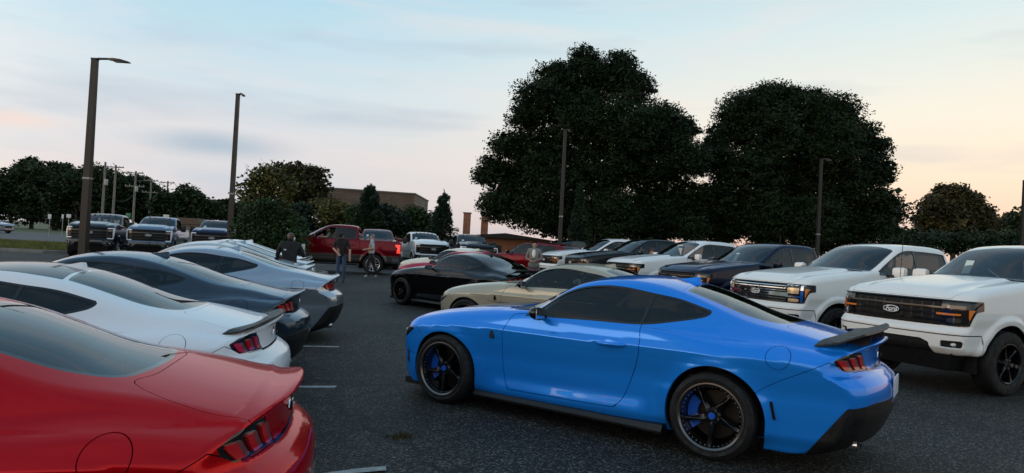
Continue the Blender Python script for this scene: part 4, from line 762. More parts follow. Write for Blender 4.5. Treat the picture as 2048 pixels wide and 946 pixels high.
    g, body = body.split(lambda Q: np.maximum(gr2(Q), 1.8 - Q[:, 0])); g.offset(-.02).both('lower_intake', TRIM, root, 0)
    hl = poly_field([(1.735, .712), (1.86, .742), (2.3, .70), (2.3, .605), (1.96, .575), (1.85, .63)], X_, Z_)
    l, body = body.split(lambda Q: np.maximum(hl(Q), .44 - Q[:, 1])); hls = l.offset(-.003).sides('headlamp', LENSDARK, root, .01)
    for k in range(3):
        bb, _ = l.split(poly_field([(.50 + .12 * k, .625), (.58 + .12 * k, .615), (.60 + .12 * k, .675), (.52 + .12 * k, .68)], Y_, Z_))
        if len(bb.T):
            for o in bb.offset(.002).sides('lamp_bar', LENSWHITE, root, .004): o.parent = hls[0 if o.data.vertices[0].co.y > 0 else 1]
    # bumpers
    fb = poly_field([(1.71, .74), (1.655, .675), (1.55, .55), (1.3, .40), (1.3, .0), (2.6, 0), (2.6, .69), (1.95, .70)], X_, Z_)
    f, body = body.panel(lambda Q: np.maximum(fb(Q), .655 - Q[:, 2] - .2), .0022); f.both('front_bumper', PAINT, root)
    rbp = poly_field([(-2.19, .872), (-2.007, .772), (-1.868, .702), (-1.728, .612), (-1.6, .5), (-1.5, 0), (-2.9, 0), (-2.9, .80), (-2.30, .803)], X_, Z_)
    f, body = body.panel(rbp, .0022); f.both('rear_bumper', PAINT, root)
    # fuel filler flap on the left only
    fl, left = body.panel(lambda Q: np.maximum(np.sqrt((Q[:, 0] + 1.845) ** 2 + (Q[:, 2] - .872) ** 2 + (.5 * (Q[:, 1] - .905)) ** 2) - .090, .5 - Q[:, 1]), .0022)
    A, B = left.arrays(.02), body.arrays(.02, False, True); n = len(A[0])
    link('body', mesh_np('body', np.concatenate([A[0], B[0]]), np.concatenate([A[1], B[1] + n]), PAINT, np.concatenate([A[2], B[2]])), PAINT, root)
    a = fl.arrays(.01); link('fuel_flap', mesh_np('fuel_flap', a[0], a[1], PAINT, a[2]), PAINT, root)
    # shape under the arches, skirts, splitter
    for s in (1, -1):
        for ax, r in ((AX, .385), (-AX - .01, .41)):
            MB().lathe([(.05, .42), (r, .42), (r, .86)], 32, c=(0, 0, 0), a0=-.25, a1=math.pi + .25).build('arch_liner', INNER, root, 30, (ax, 0, .34)) if s > 0 else MB().lathe([(.05, -.42), (r, -.42), (r, -.86)], 32, a0=-.25, a1=math.pi + .25).build('arch_liner', INNER, root, 30, (ax, 0, .34))
        m = MB(); xs = [.985, .7, 0, -.5, -.85, -.965]; ww = [.885, .895, .90, .905, .93, .935]; zt = [.185, .188, .19, .19, .20, .205]; V = []
        for x, w_, z_ in zip(xs, ww, zt): V += [(x, s * .80, .13), (x, s * (w_ + .012), .135), (x, s * (w_ + .015), .155), (x, s * (w_ - .012), z_), (x, s * .80, z_)]
        F = [(i * 5 + k, i * 5 + (k + 1) % 5, i * 5 + 5 + (k + 1) % 5, i * 5 + 5 + k) for i in range(5) for k in range(5)] + [(0, 1, 2, 3, 4), (25, 26, 27, 28, 29)]
        m.add(V, F).build('side_skirt', TRIM, root, 25)
        # mirror
        m = MB(); m.ball((.245, s * .985, 1.005), (.075, .10, .062), 14, 10); m.v = [(max(p[0], .215), p[1], p[2] + .012 * (p[1] * s - .985) / .1) for p in m.v]; mo = m.build('door_mirror', GLOSSBLACK, root, 50)
        MB().hexa([(.23, s * .84, .955), (.33, s * .84, .955), (.31, s * .93, .965), (.24, s * .93, .965), (.23, s * .84, .985), (.33, s * .84, .985), (.31, s * .93, .99), (.24, s * .93, .99)]).build('mirror_arm', TRIM, mo)
        MB().box((.211, s * .985, 1.005), (.004, .15, .085)).build('mirror_glass', CHROME, mo)
        # door handle
        hx = -.46
        hy = float(trace_y(coupe_f, hx, .812)); hp = doors[0 if s > 0 else 1]
        MB().tube([(hx + .13, s * (hy - .002), .806), (hx + .09, s * (hy + .026), .808), (hx - .09, s * (hy + .028), .812), (hx - .13, s * (hy - .002), .814)], [.014, .018, .018, .014], 10).build('door_handle', PAINT, hp, 60)
        MB().lathe([(.0, 0), (.060, 0), (.075, -.006)], 24, c=(0, 0, 0)).build('handle_cup', PAINT, hp, 30, (hx, s * (hy + .001), .81), (0 if s > 0 else math.pi, 0, 0)).scale = (1.0, 1, .62)
        # marker lamps, vents
        y1 = float(trace_y(coupe_f, -1.815, .47)); MB().hexa([(-1.845, s * (y1 - .01), .395), (-1.825, s * (y1 - .01), .395), (-1.825, s * (y1 + .006), .40), (-1.845, s * (y1 + .004), .40), (-1.815, s * (y1 - .01), .535), (-1.795, s * (y1 - .01), .535), (-1.795, s * (y1 + .012), .53), (-1.815, s * (y1 + .010), .53)]).build('side_marker', LENSDARK, root)
        y1 = float(trace_y(coupe_f, 1.85, .42)); MB().hexa([(1.835, s * (y1 - .03), .35), (1.86, s * (y1 - .03), .35), (1.86, s * (y1 + .004), .35), (1.835, s * (y1 + .010), .35), (1.835, s * (y1 - .03), .49), (1.86, s * (y1 - .03), .49), (1.86, s * (y1 + .004), .49), (1.835, s * (y1 + .010), .49)]).build('bumper_vent', TRIM, root)
        y1 = float(trace_y(coupe_f, .80, .74)); m = MB(); m.prism([(.79 + .025 * math.cos(a) * 1, .745 + .042 * math.sin(a) - .01 * math.cos(2 * a)) for a in np.linspace(0, 2 * math.pi, 14)[:-1]], s * (y1 - .01), s * (y1 + .008)); m.build('fender_badge', GLOSSBLACK, root)
        # exhaust
        for yy in (.50, .61):
            m = MB(); m.tube([(-2.25, s * yy, .255), (-2.385 + .10 * (yy - .5), s * yy, .255)], .048, 18, False); m.tube([(-2.25, s * yy, .255), (-2.385 + .10 * (yy - .5), s * yy, .255)], .043, 18, False)
            m.build('exhaust_tip', CHROME, root, 60)
    sp = MB(); V = []; ys = np.linspace(-.86, .86, 23)
    for y in ys:
        xo = float(c_front(np.array([.14]))[0]) - .235 * (abs(y) / .75) ** 2.3 + .055; up = .05 * sstep(.72, .86, np.array([abs(y)]))[0]
        V += [(xo - .45, y, .125), (xo, y, .125), (xo, y, .14 + up), (xo - .45, y, .15 + up)]
    F = [(i * 4 + k, i * 4 + (k + 1) % 4, i * 4 + 4 + (k + 1) % 4, i * 4 + 4 + k) for i in range(22) for k in range(4)] + [(0, 1, 2, 3), (88, 89, 90, 91)]
    sp.add(V, F).build('front_splitter', TRIM, root, 30)
    # roof fin
    m = MB(); V = []
    for x, w_, z_ in ((-.72, .004, 0), (-.80, .022, .022), (-.88, .03, .055), (-.915, .022, .062), (-.93, .012, .004)):
        zb = float(trace_z(coupe_f, x, 0.)) - .012; V += [(x, -w_, zb), (x, w_, zb), (x, .004, zb + z_ + .012), (x, -.004, zb + z_ + .012)]
    F = [(i * 4 + k, i * 4 + (k + 1) % 4, i * 4 + 4 + (k + 1) % 4, i * 4 + 4 + k) for i in range(4) for k in range(4)] + [(0, 1, 2, 3), (16, 17, 18, 19)]
    m.add(V, F).build('roof_fin', PAINT, root, 60)
    MB().box((-2.556, 0, .650), (.012, .31, .155), 0, .004).build('licence_plate', PLATEM, root)
    MB().lathe([(0, .0), (.040, -.002), (.043, .004)], 20, 'z').build('boot_badge', CHROME, root, 40, (-2.412, 0, .90), (0, -math.pi / 2, 0))
    MB().lathe([(0, .004), (.022, .002), (.024, 0)], 20, 'z').build('boot_lock', GLOSSBLACK, root, 40, (-2.415, -.25, .84), (0, -math.pi / 2, 0))
    # cabin
    for a in ((-.28, .37, .30), (-.28, -.37, .30), (-1.0, .34, .42, .48, .42, .5), (-1.0, -.34, .42, .48, .42, .5)): seat(MB(), *a).build('seat', SEATM, root, 40)
    m = MB(); m.box((.55, 0, .80), (.42, 1.42, .22), 0, .06); m.box((.1, 0, .45), (1.1, .24, .22), 0, .04); m.build('dashboard', INNER, root, 40)
    steering(MB(), .26, .37, .86).build('steering_wheel', TRIM, root, 60)
    MB().box((.14, 0, 1.215), (.03, .24, .06), 0, .012).build('rear_view_mirror', TRIM, root)
    return root
def trace_y(f, x, z):
    lo, hi = .2, 1.5
    for _ in range(40):
        m = (lo + hi) / 2
        if f(np.array([[x, m, z]]))[0] > 0: hi = m
        else: lo = m
    return lo
def trace_z(f, x, y):
    lo, hi = .4, 2.5
    for _ in range(40):
        m = (lo + hi) / 2
        if f(np.array([[x, y, m]]))[0] > 0: hi = m
        else: lo = m
    return lo
def wing(parent, kind):
    """rear spoiler blade"""
    V = []; ys = np.linspace(-.70, .70, 29); m = MB()
    for y in ys:
        t = abs(y) / .70
        zd = float(trace_z(coupe_f, -2.2, y))
        if kind == 'blade':
            xf_, xb = -2.215 + .16 * t ** 2.2, -2.475 + .075 * t ** 2; zf = .035 * (1 - t ** 3) + float(trace_z(coupe_f, xf_, y)) + .006; zb = 1.105 - .012 * t * t; th = .013
        else:
            xf_, xb = -2.36 + .22 * t ** 2.4, -2.475 + .115 * t ** 2; zf = .010 * (1 - t) + float(trace_z(coupe_f, xf_, y)) + .004; zb = 1.040 - .030 * t ** 3; th = .011
        xm = (xf_ + xb) / 2; zm = zf * .55 + zb * .45 - .012
        V += [(xf_, y, zf), (xm, y, zm), (xb, y, zb), (xb - .004, y, zb - th), (xm, y, zm - th), (xf_ - .005, y, zf - th * .8)]
    n = 6; F = [(i * n + k, i * n + (k + 1) % n, i * n + n + (k + 1) % n, i * n + n + k) for i in range(28) for k in range(n)] + [tuple(range(6)), tuple(range(28 * 6, 29 * 6))]
    m.add(V, F)
    if kind == 'blade':
        for s in (-1, 1): m.hexa([(-2.22, s * .40, .98), (-2.40, s * .42, .98), (-2.40, s * .435, .98), (-2.22, s * .415, .98), (-2.26, s * .40, 1.045), (-2.42, s * .42, 1.075), (-2.42, s * .435, 1.075), (-2.26, s * .415, 1.045)])
    return m.build('spoiler', TRIM, parent, 40)
COUPE_NONE = ('door_handle', 'handle_cup')
# ------------------------------------------------------------------ crew-cab pickup and sport utility: the solids (axles of the pickup at x = +-1.845)
TAX = 1.845
t_top = CS((2.9, 1.12), (2.78, 1.20), (2.65, 1.275), (2.4, 1.35), (2.0, 1.41), (1.5, 1.47), (1.05, 1.505), (.6, 1.47), (0, 1.44), (-1.2, 1.43), (-2.0, 1.425), (-3.1, 1.43))
t_roof = CS((1.35, 1.33), (1.12, 1.47), (.9, 1.60), (.6, 1.775), (.35, 1.91), (.12, 1.99), (-.2, 2.035), (-.6, 2.04), (-.95, 2.025), (-1.12, 2.0))
t_front = PC((.45, 2.72), (.55, 2.82), (.62, 2.87), (.80, 2.875), (.845, 2.84), (.88, 2.80), (1.1, 2.80), (1.19, 2.785), (1.26, 2.73), (1.32, 2.62))
HV = [0.]
def truck_f(P):
    x, y, z = P[:, 0], np.abs(P[:, 1]), P[:, 2]; hv = .16 * HV[0]; zf = np.where(z > .85, .85 + (z - .85) * .47 / (.47 + hv), z)
    Tb = t_top(x) + hv * sstep(.9, 1.7, x) - .035 * (y / .9) ** 3 * sstep(.9, 1.2, x) + .028 * sstep(.60, .50, y) * sstep(1.0, 1.25, x) * sstep(2.72, 2.4, x) + .012 * np.exp(-((y - .80) / .09) ** 2) * sstep(1., 1.3, x)
    h = z - 1.06; w = .985 - .02 * sstep(2.2, 2.9, x) - .012 * sstep(-2.2, -3.0, x)
    S = w - np.where(h > 0, .07 * h + .12 * h * h, 0) - .028 * sstep(.06, .22, -h) - .02 * sstep(.28, .45, -h) - .05 * sstep(.45, .60, -h)
    for ax in (TAX, -TAX): r = np.hypot(x - ax, z - .44); S = S + .038 * np.exp(-((r - .50) / .075) ** 4) * sstep(.35, .5, z) * sstep(1.2, 1.0, z)
    F = t_front(zf) - .10 * (y / .8) ** 2.2 - .9 * np.maximum(y - .72, 0) ** 1.6
    low = smax(z - Tb, y - S, .055 + .03 * sstep(1.0, 1.4, x)); low = smax(low, x - F, .05); low = smax(low, -2.97 + .03 * y ** 2 - x, .05); low = smax(low, .48 + .03 * sstep(1.9, 2.6, x) - z, .05)
    u = np.clip(y / .8, 0, 1.4); xs = x + .13 * u * u * sstep(-.3, .4, x)
    Tc = t_roof(xs) - .05 * u ** 2.4 * sstep(1.2, .7, x); q = z - 1.42
    Sc = .905 - .27 * q - .10 * np.maximum(q, 0) ** 2 - .02 * sstep(.4, 1.0, x) - 3. * np.maximum(-.04 - q, 0)
    cab = smax((z - Tc) * .9, y - Sc, .07); cab = smax(cab, (-1.24 + .22 * (z - 1.42) - .02 * y * y) - x, .06); cab = np.maximum(cab, x - 1.3)
    return smin(low, cab, .015 + .03 * sstep(.9, 1.1, x))
UAX = 1.51
u_top = CS((2.6, .80), (2.5, .92), (2.4, 1.0), (2.1, 1.09), (1.6, 1.16), (1.15, 1.20), (.8, 1.19), (0, 1.17), (-1, 1.19), (-2.0, 1.21), (-2.6, 1.2))
u_roof = CS((1.5, 1.0), (1.25, 1.13), (1.0, 1.28), (.7, 1.47), (.4, 1.62), (.1, 1.70), (-.3, 1.735), (-.9, 1.735), (-1.6, 1.70), (-2.05, 1.64), (-2.3, 1.56))
def suv_f(P):
    x, y, z = P[:, 0], np.abs(P[:, 1]), P[:, 2]
    Tb = u_top(x) - .04 * (y / .9) ** 3 * sstep(.9, 1.2, x); h = z - .88; w = .985 - .04 * sstep(1.8, 2.5, x) - .03 * sstep(-1.9, -2.5, x)
    S = w - np.where(h > 0, .12 * h + .3 * h * h, 0) - .03 * sstep(.06, .22, -h) - .02 * sstep(.28, .45, -h) - .05 * sstep(.5, .65, -h)
    for ax in (UAX, -UAX): r = np.hypot(x - ax, z - .37); S = S + .02 * np.exp(-((r - .44) / .08) ** 4) * sstep(.25, .4, z)
    F = 2.45 - .10 * (y / .8) ** 2.2 - .5 * np.maximum(y - .65, 0) ** 1.5 - .3 * np.maximum(z - .85, 0)
    low = smax(z - Tb, y - S, .10); low = smax(low, x - F, .10); low = smax(low, -2.52 + .10 * y ** 2 + .12 * np.maximum(z - .8, 0) - x, .08); low = smax(low, .27 - z, .06)
    u = np.clip(y / .8, 0, 1.4); xs = x + .14 * u * u * sstep(-.3, .4, x); Tc = u_roof(xs) - .05 * u ** 2.4 * sstep(1.2, .7, x); q = z - 1.17
    Sc = .90 - .32 * q - .15 * np.maximum(q, 0) ** 2 - .03 * sstep(.4, 1.0, x) - .06 * sstep(-1.2, -2.3, x) - 3. * np.maximum(-.04 - q, 0)
    cab = smax((z - Tc) * .9, y - Sc, .07); cab = smax(cab, (-2.40 + .55 * np.maximum(z - 1.17, -.1) + .06 * y * y) - x, .08); cab = np.maximum(cab, x - 1.4)
    return smin(low, cab, .03)
# ------------------------------------------------------------------ crew-cab pickup: panels
PAINTLOW = paint('paint_lower', (.4, .4, .4)); PAINTBUMP = paint('paint_bumper', (.4, .4, .4))
LENSREFL = pmat('lamp_gold_reflection', (.62, .46, .26), .2, .3, .6); LENSGREY = pmat('lamp_smoked', (.10, .085, .07), .06, .6, 1.); FOIL = pmat('emblem_black', (.008, .008, .009), .25, 0, .4)  # first lens has a golden dusk reflection painted into its colour
DRL = pmat('daytime_lamp', (.8, .8, .8), .2, 0, .5)
TAILON = pmat('tail_lamp_lit', (.5, .02, .015), .2, 0, .5, emis=(1, .06, .03), estr=.7)
BEDCOVER = pmat('bed_cover_vinyl', (.012, .012, .013), .6, bump=.2, bscale=50)
WHEELS['truck_black'] = wheel_mesh_parts(.42, .262, .28, 'plain', dict(lip=RIMBLACK, spoke=RIMBLACK, n=6, w=(.034, .026), a0=.2))
WHEELS['truck_chrome'] = wheel_mesh_parts(.425, .292, .28, 'split', dict(lip=RIMSILVER, spoke=RIMSILVER, n=6, w=(.022, .017), a0=.2))
def cuts(body, lst, root):
    return body
def emblem(parent, x, z, w, h):
    """blue-oval style plate with ring and script, facing +x"""
    e = MB(); e.prism([(w / 2 * math.cos(a), z + h / 2 * math.sin(a)) for a in np.linspace(0, 2 * math.pi, 41)[:-1]], x - .012, x + .004, 'yz'); eo = e.build('emblem', FOIL, parent, 30)
    r = MB(); ring = [(x + .005, (w / 2 - .008) * math.cos(a), z + (h / 2 - .008) * math.sin(a)) for a in np.linspace(0, 2 * math.pi, 41)]; r.tube(ring, .0060, 6, False); r.build('emblem_ring', WHITEINK, eo, 60)
    me = EMBLEM_TEXT; o = link('lettering', me, None, eo, (x + .006, 0, z - .002), (math.pi / 2, 0, math.pi / 2)); return eo
EMBLEM_TEXT = text_mesh('Ford', .088, WHITEINK, 'emblem_lettering', .35, .0025, bold=.0015)
def build_truck(front):
    """front: 'dark' (black panel), 'chrome' (bright bars), 'heavy' (tall heavy-duty face)"""
    root = thing('pickup_truck', 'prototype', 'pickup truck')
    P, N, T = TRUCK_GRID; body = Shell(P, N, T); side = lambda Q: .40 - Q[:, 1]
    for ax in (TAX, -TAX):
        _, body = body.split(lambda Q: np.maximum(np.hypot(Q[:, 0] - ax, np.minimum(Q[:, 2] - .43, 0) * .8 + np.maximum(Q[:, 2] - .43, 0)) - .49, .5 - Q[:, 1]))
    tub = Shell(*TRUCK_GRID_C).offset(-.025); tub, _ = tub.split(lambda Q: Q[:, 2] - 1.395)
    for ax in (TAX, -TAX): _, tub = tub.split(lambda Q: np.maximum(np.hypot(Q[:, 0] - ax, Q[:, 2] - .43) - .51, .5 - Q[:, 1]))
    tub.both('cabin_tub', INNER, root, 0)
    # glass
    dlo = poly_field(smooth_poly([(.86, 1.445), (.80, 1.43), (-.2, 1.445), (-1.02, 1.46), (-1.09, 1.50), (-1.075, 1.80), (-1.0, 1.885), (-.3, 1.915), (-.02, 1.905), (.20, 1.835), (.52, 1.66)], 5, (0, 1)), X_, Z_)
    gl, body = body.split(lambda Q: np.maximum(dlo(Q), side(Q))); trim, gl = gl.split(lambda Q: -(dlo(Q) + .018))
    fwg, rest = gl.split(lambda Q: -.215 - Q[:, 0]); rwg, pil = rest.split(lambda Q: Q[:, 0] + .275)
    fwg.offset(-.008).sides('front_window', WINDOW, root, .004); rwg.offset(-.008).sides('rear_side_window', TINTED, root, .004)
    m = Shell(np.concatenate([trim.P, pil.P]), np.concatenate([trim.N, pil.N]), np.concatenate([trim.T, pil.T + len(trim.P)])); m.sides('window_trim', GLOSSBLACK, root, .01)
    ws = poly_field(smooth_poly([(1.15, 0), (1.13, .4), (1.05, .68), (.97, .79), (.62, .755), (.30, .715), (.20, .66), (.165, .3), (.16, 0), (.25, -.4), (1.0, -.4)], 5, (3, 5)), X_, Y_)
    w, body = body.split(lambda Q: np.maximum(ws(Q), 1.45 - Q[:, 2])); edge, w = w.split(lambda Q: -(ws(Q) + .028)); wo = w.both('windscreen', WINDOW, root, .004); edge.both('windscreen_seal', GLOSSBLACK, root, .004)
    rw = poly_field([(0, 1.50), (.62, 1.50), (.58, 1.83), (0, 1.85), (-.3, 1.85), (-.3, 1.5)], Y_, Z_, .02)
    w, body = body.split(lambda Q: np.maximum(rw(Q), Q[:, 0] + 1.02)); w.both('rear_window', TINTED, root, .004)
    # bonnet and cowl
    cw, body = body.split(lambda Q: np.maximum(np.maximum(1.02 - Q[:, 0], Q[:, 0] - 1.20), np.maximum(Q[:, 1] - .78, 1.44 - Q[:, 2]))); cw.offset(-.012).both('cowl', TRIM, root, .015)
    hd = poly_field(smooth_poly([(1.215, 0), (1.21, .5), (1.18, .76), (1.22, .815), (2.0, .80), (2.52, .775), (2.78, .70), (2.9, .5), (2.9, 0), (2.9, -.3), (1.3, -.3)], 4, (2, 6)), X_, Y_)
    h, body = body.panel(lambda Q: np.maximum(hd(Q), (1.232 if front != 'heavy' else 1.385) - Q[:, 2]), .004); h.both('bonnet', PAINT, root)
    # face
    ztop = 1.215 if front != 'heavy' else 1.365; zbot = .885 if front != 'heavy' else .85
    fp = poly_field([(0, ztop), (.70, ztop), (.985, ztop - .005), (.985, ztop - .10), (.93, zbot + .01), (.90, zbot), (0, zbot), (-.4, zbot), (-.4, ztop)], Y_, Z_)
    face, body = body.split(lambda Q: np.maximum(fp(Q), 2.38 - Q[:, 0]))
    lamp, gr = face.split(lambda Q: (.655 if front != 'heavy' else .70) - Q[:, 1]); gr.offset(-.035).both('grille', TRIM, root, .0); lamps = lamp.offset(-.012).sides('headlamp', LENSDARK, root, .02)
    rimf, _ = face.split(lambda Q: -(fp(Q) + .014)); rimf.offset(.006).both('face_surround', GLOSSBLACK if front == 'dark' else TRIM, root, .04)
    def strip(name, mat, ya, yb, za, zb, off, par=root, src=face, rim=.02, slant=0.):
        f_ = poly_field([(ya, za), (yb, za + slant), (yb, zb + slant), (ya, zb)], Y_, Z_)
        a, _ = src.split(f_)
        if not len(a.T): return
        if ya <= 0: a.offset(off).both(name, mat, par, rim)
        else:
            for o in a.offset(off).sides(name, mat, root, rim):
                if par is lamps: o.parent = lamps[0 if o.data.vertices[0].co.y > 0 else 1]
                else: o.parent = par
    if front == 'dark':
        for k, zz in enumerate((.94, 1.02, 1.10)): strip('grille_bar', GLOSSBLACK, -.1, .70, zz, zz + .026, -.006)
        for k in range(4):
            for zz in (.97, 1.05, 1.13): strip('grille_mesh', TRIM, .12 + .14 * k, .145 + .14 * k, zz - .028, zz + .048, -.02)
        strip('indicator', AMBER, .60, .86, 1.020, 1.045, .004, lamps); strip('lamp_lens', LENSGREY, .72, .90, 1.09, 1.15, -.006, lamps); strip('lamp_lens', LENSGREY, .72, .86, .93, .985, -.006, lamps)
        strip('corner_reflector', AMBER, .925, .98, .97, 1.10, .003, lamps, slant=.0)
        ex, ez = 2.805, 1.035
    elif front == 'chrome':
        for zz in (.90, .945, .99, 1.035, 1.08, 1.125, 1.17): strip('grille_bar', CHROME, -.1, .655, zz, zz + .016, -.010)
        strip('grille_wing', CHROME, .30, .70, 1.0, 1.06, .006)
        strip('lamp_frame', CHROME, .66, .95, 1.185, 1.205, .004, lamps); strip('lamp_frame', CHROME, .88, .915, .90, 1.19, .006, lamps); strip('lamp_frame', CHROME, .64, .90, .985, 1.01, .004, lamps)
        strip('lamp_lens', LENSREFL, .68, .86, 1.05, 1.15, -.004, lamps); strip('lamp_lens', LENSREFL, .70, .86, .91, .965, -.004, lamps); strip('corner_reflector', AMBER, .935, .985, .95, 1.14, .003, lamps)
        ex, ez = 2.81, 1.04
    else:
        for zz in (.93, 1.06, 1.20): strip('grille_bar', GLOSSBLACK, -.1, .70, zz, zz + .05, -.006)
        strip('lamp_frame', DRL, .71, .985, 1.315, 1.358, .008, lamps); strip('lamp_frame', DRL, .905, .965, .88, 1.335, .010, lamps); strip('lamp_frame', DRL, .71, .955, .855, .895, .008, lamps)
        strip('lamp_lens', LENSGREY, .74, .88, 1.19, 1.26, -.004, lamps); strip('lamp_lens', LENSGREY, .74, .88, .98, 1.05, -.004, lamps)
        ex, ez = 2.815, 1.12
    emblem(root, ex, ez, .245 if front != 'heavy' else .30, .098 if front != 'heavy' else .115)
    # bumper with fog lamps and intake
    bp = lambda Q: np.maximum(Q[:, 2] - (.775 if front != 'heavy' else .79), 2.33 + .12 * (Q[:, 2] - .5) - Q[:, 0])
    b, body = body.panel(bp, .007)
    fg = poly_field([(.70, .605), (.90, .605), (.915, .635), (.915, .69), (.895, .705), (.70, .70)], Y_, Z_); fgs, b = b.split(fg)
    for o in fgs.offset(-.03).sides('fog_lamp_pocket', TRIM, root, 0):
        s = 1 if o.data.vertices[0].co.y > 0 else -1; MB().ball((2.70, s * .80, .655), (.03, .05, .028), 10, 6).build('fog_lamp', LENSWHITE, o, 60)
    it = poly_field([(0, .70), (.46, .70), (.56, .66), (.60, .50), (.60, .3), (-.3, .3), (-.3, .7)], Y_, Z_); ins, b = b.split(it); ins.offset(-.05).both('lower_intake', TRIM, root, 0); b.both('front_bumper', PAINTBUMP, root, .03)
    # doors
    def door(name, x0, x1):
        nonlocal body
        dp = poly_field([(x0, 1.50), (x0, .64), (x0 - .06, .575), (x1 + .05, .575), (x1, .64), (x1, 1.50)], X_, Z_); d, body = body.panel(lambda Q: np.maximum(np.maximum(dp(Q), side(Q)), Q[:, 2] - 1.47), .004)
        lo, d = d.split(lambda Q: Q[:, 2] - .80); ds = d.sides(name, PAINT, root)
        for o in lo.sides('lower_door_panel', PAINTLOW, root): o.parent = ds[0 if o.data.vertices[0].co.y > 0 else 1]
        for o, s in zip(ds, (1, -1)):
            hy = float(trace_y(truck_f, x1 + .18, 1.19)); MB().tube([(x1 + .29, s * (hy - .004), 1.19), (x1 + .25, s * (hy + .035), 1.19), (x1 + .11, s * (hy + .035), 1.19), (x1 + .07, s * (hy - .004), 1.19)], .017, 8).build('door_handle', PAINT, o, 60)
    door('front_door', .82, -.235); door('rear_door', -.245, -1.13)
    # rear: tail lamps, tailgate, bed cover
    tlp = poly_field([(-2.80, .93), (-3.1, .93), (-3.1, 1.30), (-2.74, 1.30), (-2.76, 1.20), (-2.84, 1.17)], X_, Z_); t, body = body.split(lambda Q: np.maximum(tlp(Q), .80 - Q[:, 1])); tls = t.offset(.004).sides('tail_lamp', REDLENS_D, root, .02)
    tgp = poly_field([(0, 1.36), (.74, 1.36), (.74, .84), (0, .84), (-.3, .84), (-.3, 1.36)], Y_, Z_); t, body = body.panel(lambda Q: np.maximum(tgp(Q), Q[:, 0] + 2.85), .005); t.both('tailgate', PAINT, root)
    cv, body = body.split(lambda Q: np.maximum(np.maximum(Q[:, 0] + 1.34, -2.90 - Q[:, 0]), np.maximum(Q[:, 1] - .84, 1.38 - Q[:, 2]))); cv.offset(.012).both('bed_cover', BEDCOVER, root, .03)
    rbp, body = body.panel(lambda Q: np.maximum(Q[:, 2] - .74, Q[:, 0] + 2.62), .006); rbp.both('rear_bumper', CHROME if front != 'dark' else PAINTBUMP, root, .02)
    # cab / bed joint, lower body colour
    cab, body2 = body.split(lambda Q: np.maximum(-1.245 - Q[:, 0], -5.)); _, bed = body2.split(lambda Q: -1.262 - Q[:, 0]); _ = None
    bed, _ = body.split(lambda Q: Q[:, 0] + 1.262)
    lo, cab = cab.split(lambda Q: Q[:, 2] - .80); lob, bed = bed.split(lambda Q: Q[:, 2] - .80)
    cab.both('cab_body', PAINT, root, .02); lo.both('cab_sill', PAINTLOW, root, .02); bo = bed.both('bed_body', PAINT, root, .02); lob.both('bed_sill', PAINTLOW, root, .02)
    MB().box((-1.253, 0, 1.0), (.03, 1.86, .80)).build('bed_front_wall', INNER, root)
    # underside, arches, steps, mirrors
    m = MB(); m.box((0, .42, .47), (5.2, .10, .14)); m.box((0, -.42, .47), (5.2, .10, .14)); m.box((.9, 0, .50), (1.6, .7, .20)); m.box((TAX, 0, .42), (.14, 1.5, .12)); m.box((-TAX, 0, .42), (.16, 1.5, .16)); m.build('chassis', INNER, root)
    MB().hexa([(2.20, -.72, .30), (2.62, -.70, .30), (2.62, .70, .30), (2.20, .72, .30), (2.20, -.82, .55), (2.70, -.80, .55), (2.70, .80, .55), (2.20, .82, .55)]).build('underbody_shade', TRIM, root)  # dark block added below the bumper to darken the lit gap
    for s in (1, -1):
        for ax in (TAX, -TAX): MB().lathe([(.05, s * .48), (.51, s * .48), (.51, s * .90)], 28, a0=-.3, a1=math.pi + .3).build('arch_liner', INNER, root, 30, (ax, 0, .43))
        MB().tube([(1.18, s * .93, .42), (1.10, s * .99, .40), (-1.10, s * .99, .40), (-1.18, s * .93, .42)], .045, 8).build('running_board', TRIM, root, 50)
        m = MB(); m.box((.60, s * 1.16, 1.50), (.12, .25, .19) if front != 'heavy' else (.12, .22, .34), 0, .058); mo = m.build('door_mirror', PAINT if front != 'heavy' else TRIM, root, 50)
        MB().box((.62, s * .98, 1.43), (.10, .22, .05), 0, .015).build('mirror_arm', TRIM, mo); MB().box((.547, s * 1.16, 1.50), (.004, .19, .15)).build('mirror_glass', CHROME, mo)
    # wipers, whip aerial, cabin
    for y0 in (.52, -.12):
        MB().tube([(1.13, y0, 1.500), (1.09, y0 - .25, 1.515), (1.07, y0 - .55, 1.525)], .010, 6).build('wiper', TRIM, root, 60)
    MB().tube([(1.50, -.86, 1.40), (1.46, -.86, 2.10)], .005, 5).build('whip_aerial', TRIM, root, 60)
    for a in ((-.15, .40, .72, .54, .66, .22), (-.15, -.40, .72, .54, .66, .22), (-.85, .40, .74, .60, .62, .2), (-.85, -.40, .74, .60, .62, .2)): seat(MB(), *a).build('seat', SEATM, root, 40)
    MB().box((.82, 0, 1.27), (.42, 1.6, .24), 0, .07).build('dashboard', INNER, root, 40); steering(MB(), .50, .40, 1.27).build('steering_wheel', TRIM, root, 60)
    MB().box((.42, 0, 1.80), (.03, .26, .07), 0, .012).build('rear_view_mirror', TRIM, root)
    return root
def roof_lamps(parent):
    for y in (-.45, -.22, 0, .22, .45): MB().ball((.16, y, 1.985), (.05, .045, .025), 8, 5).build('roof_marker_lamp', AMBER, parent, 60)

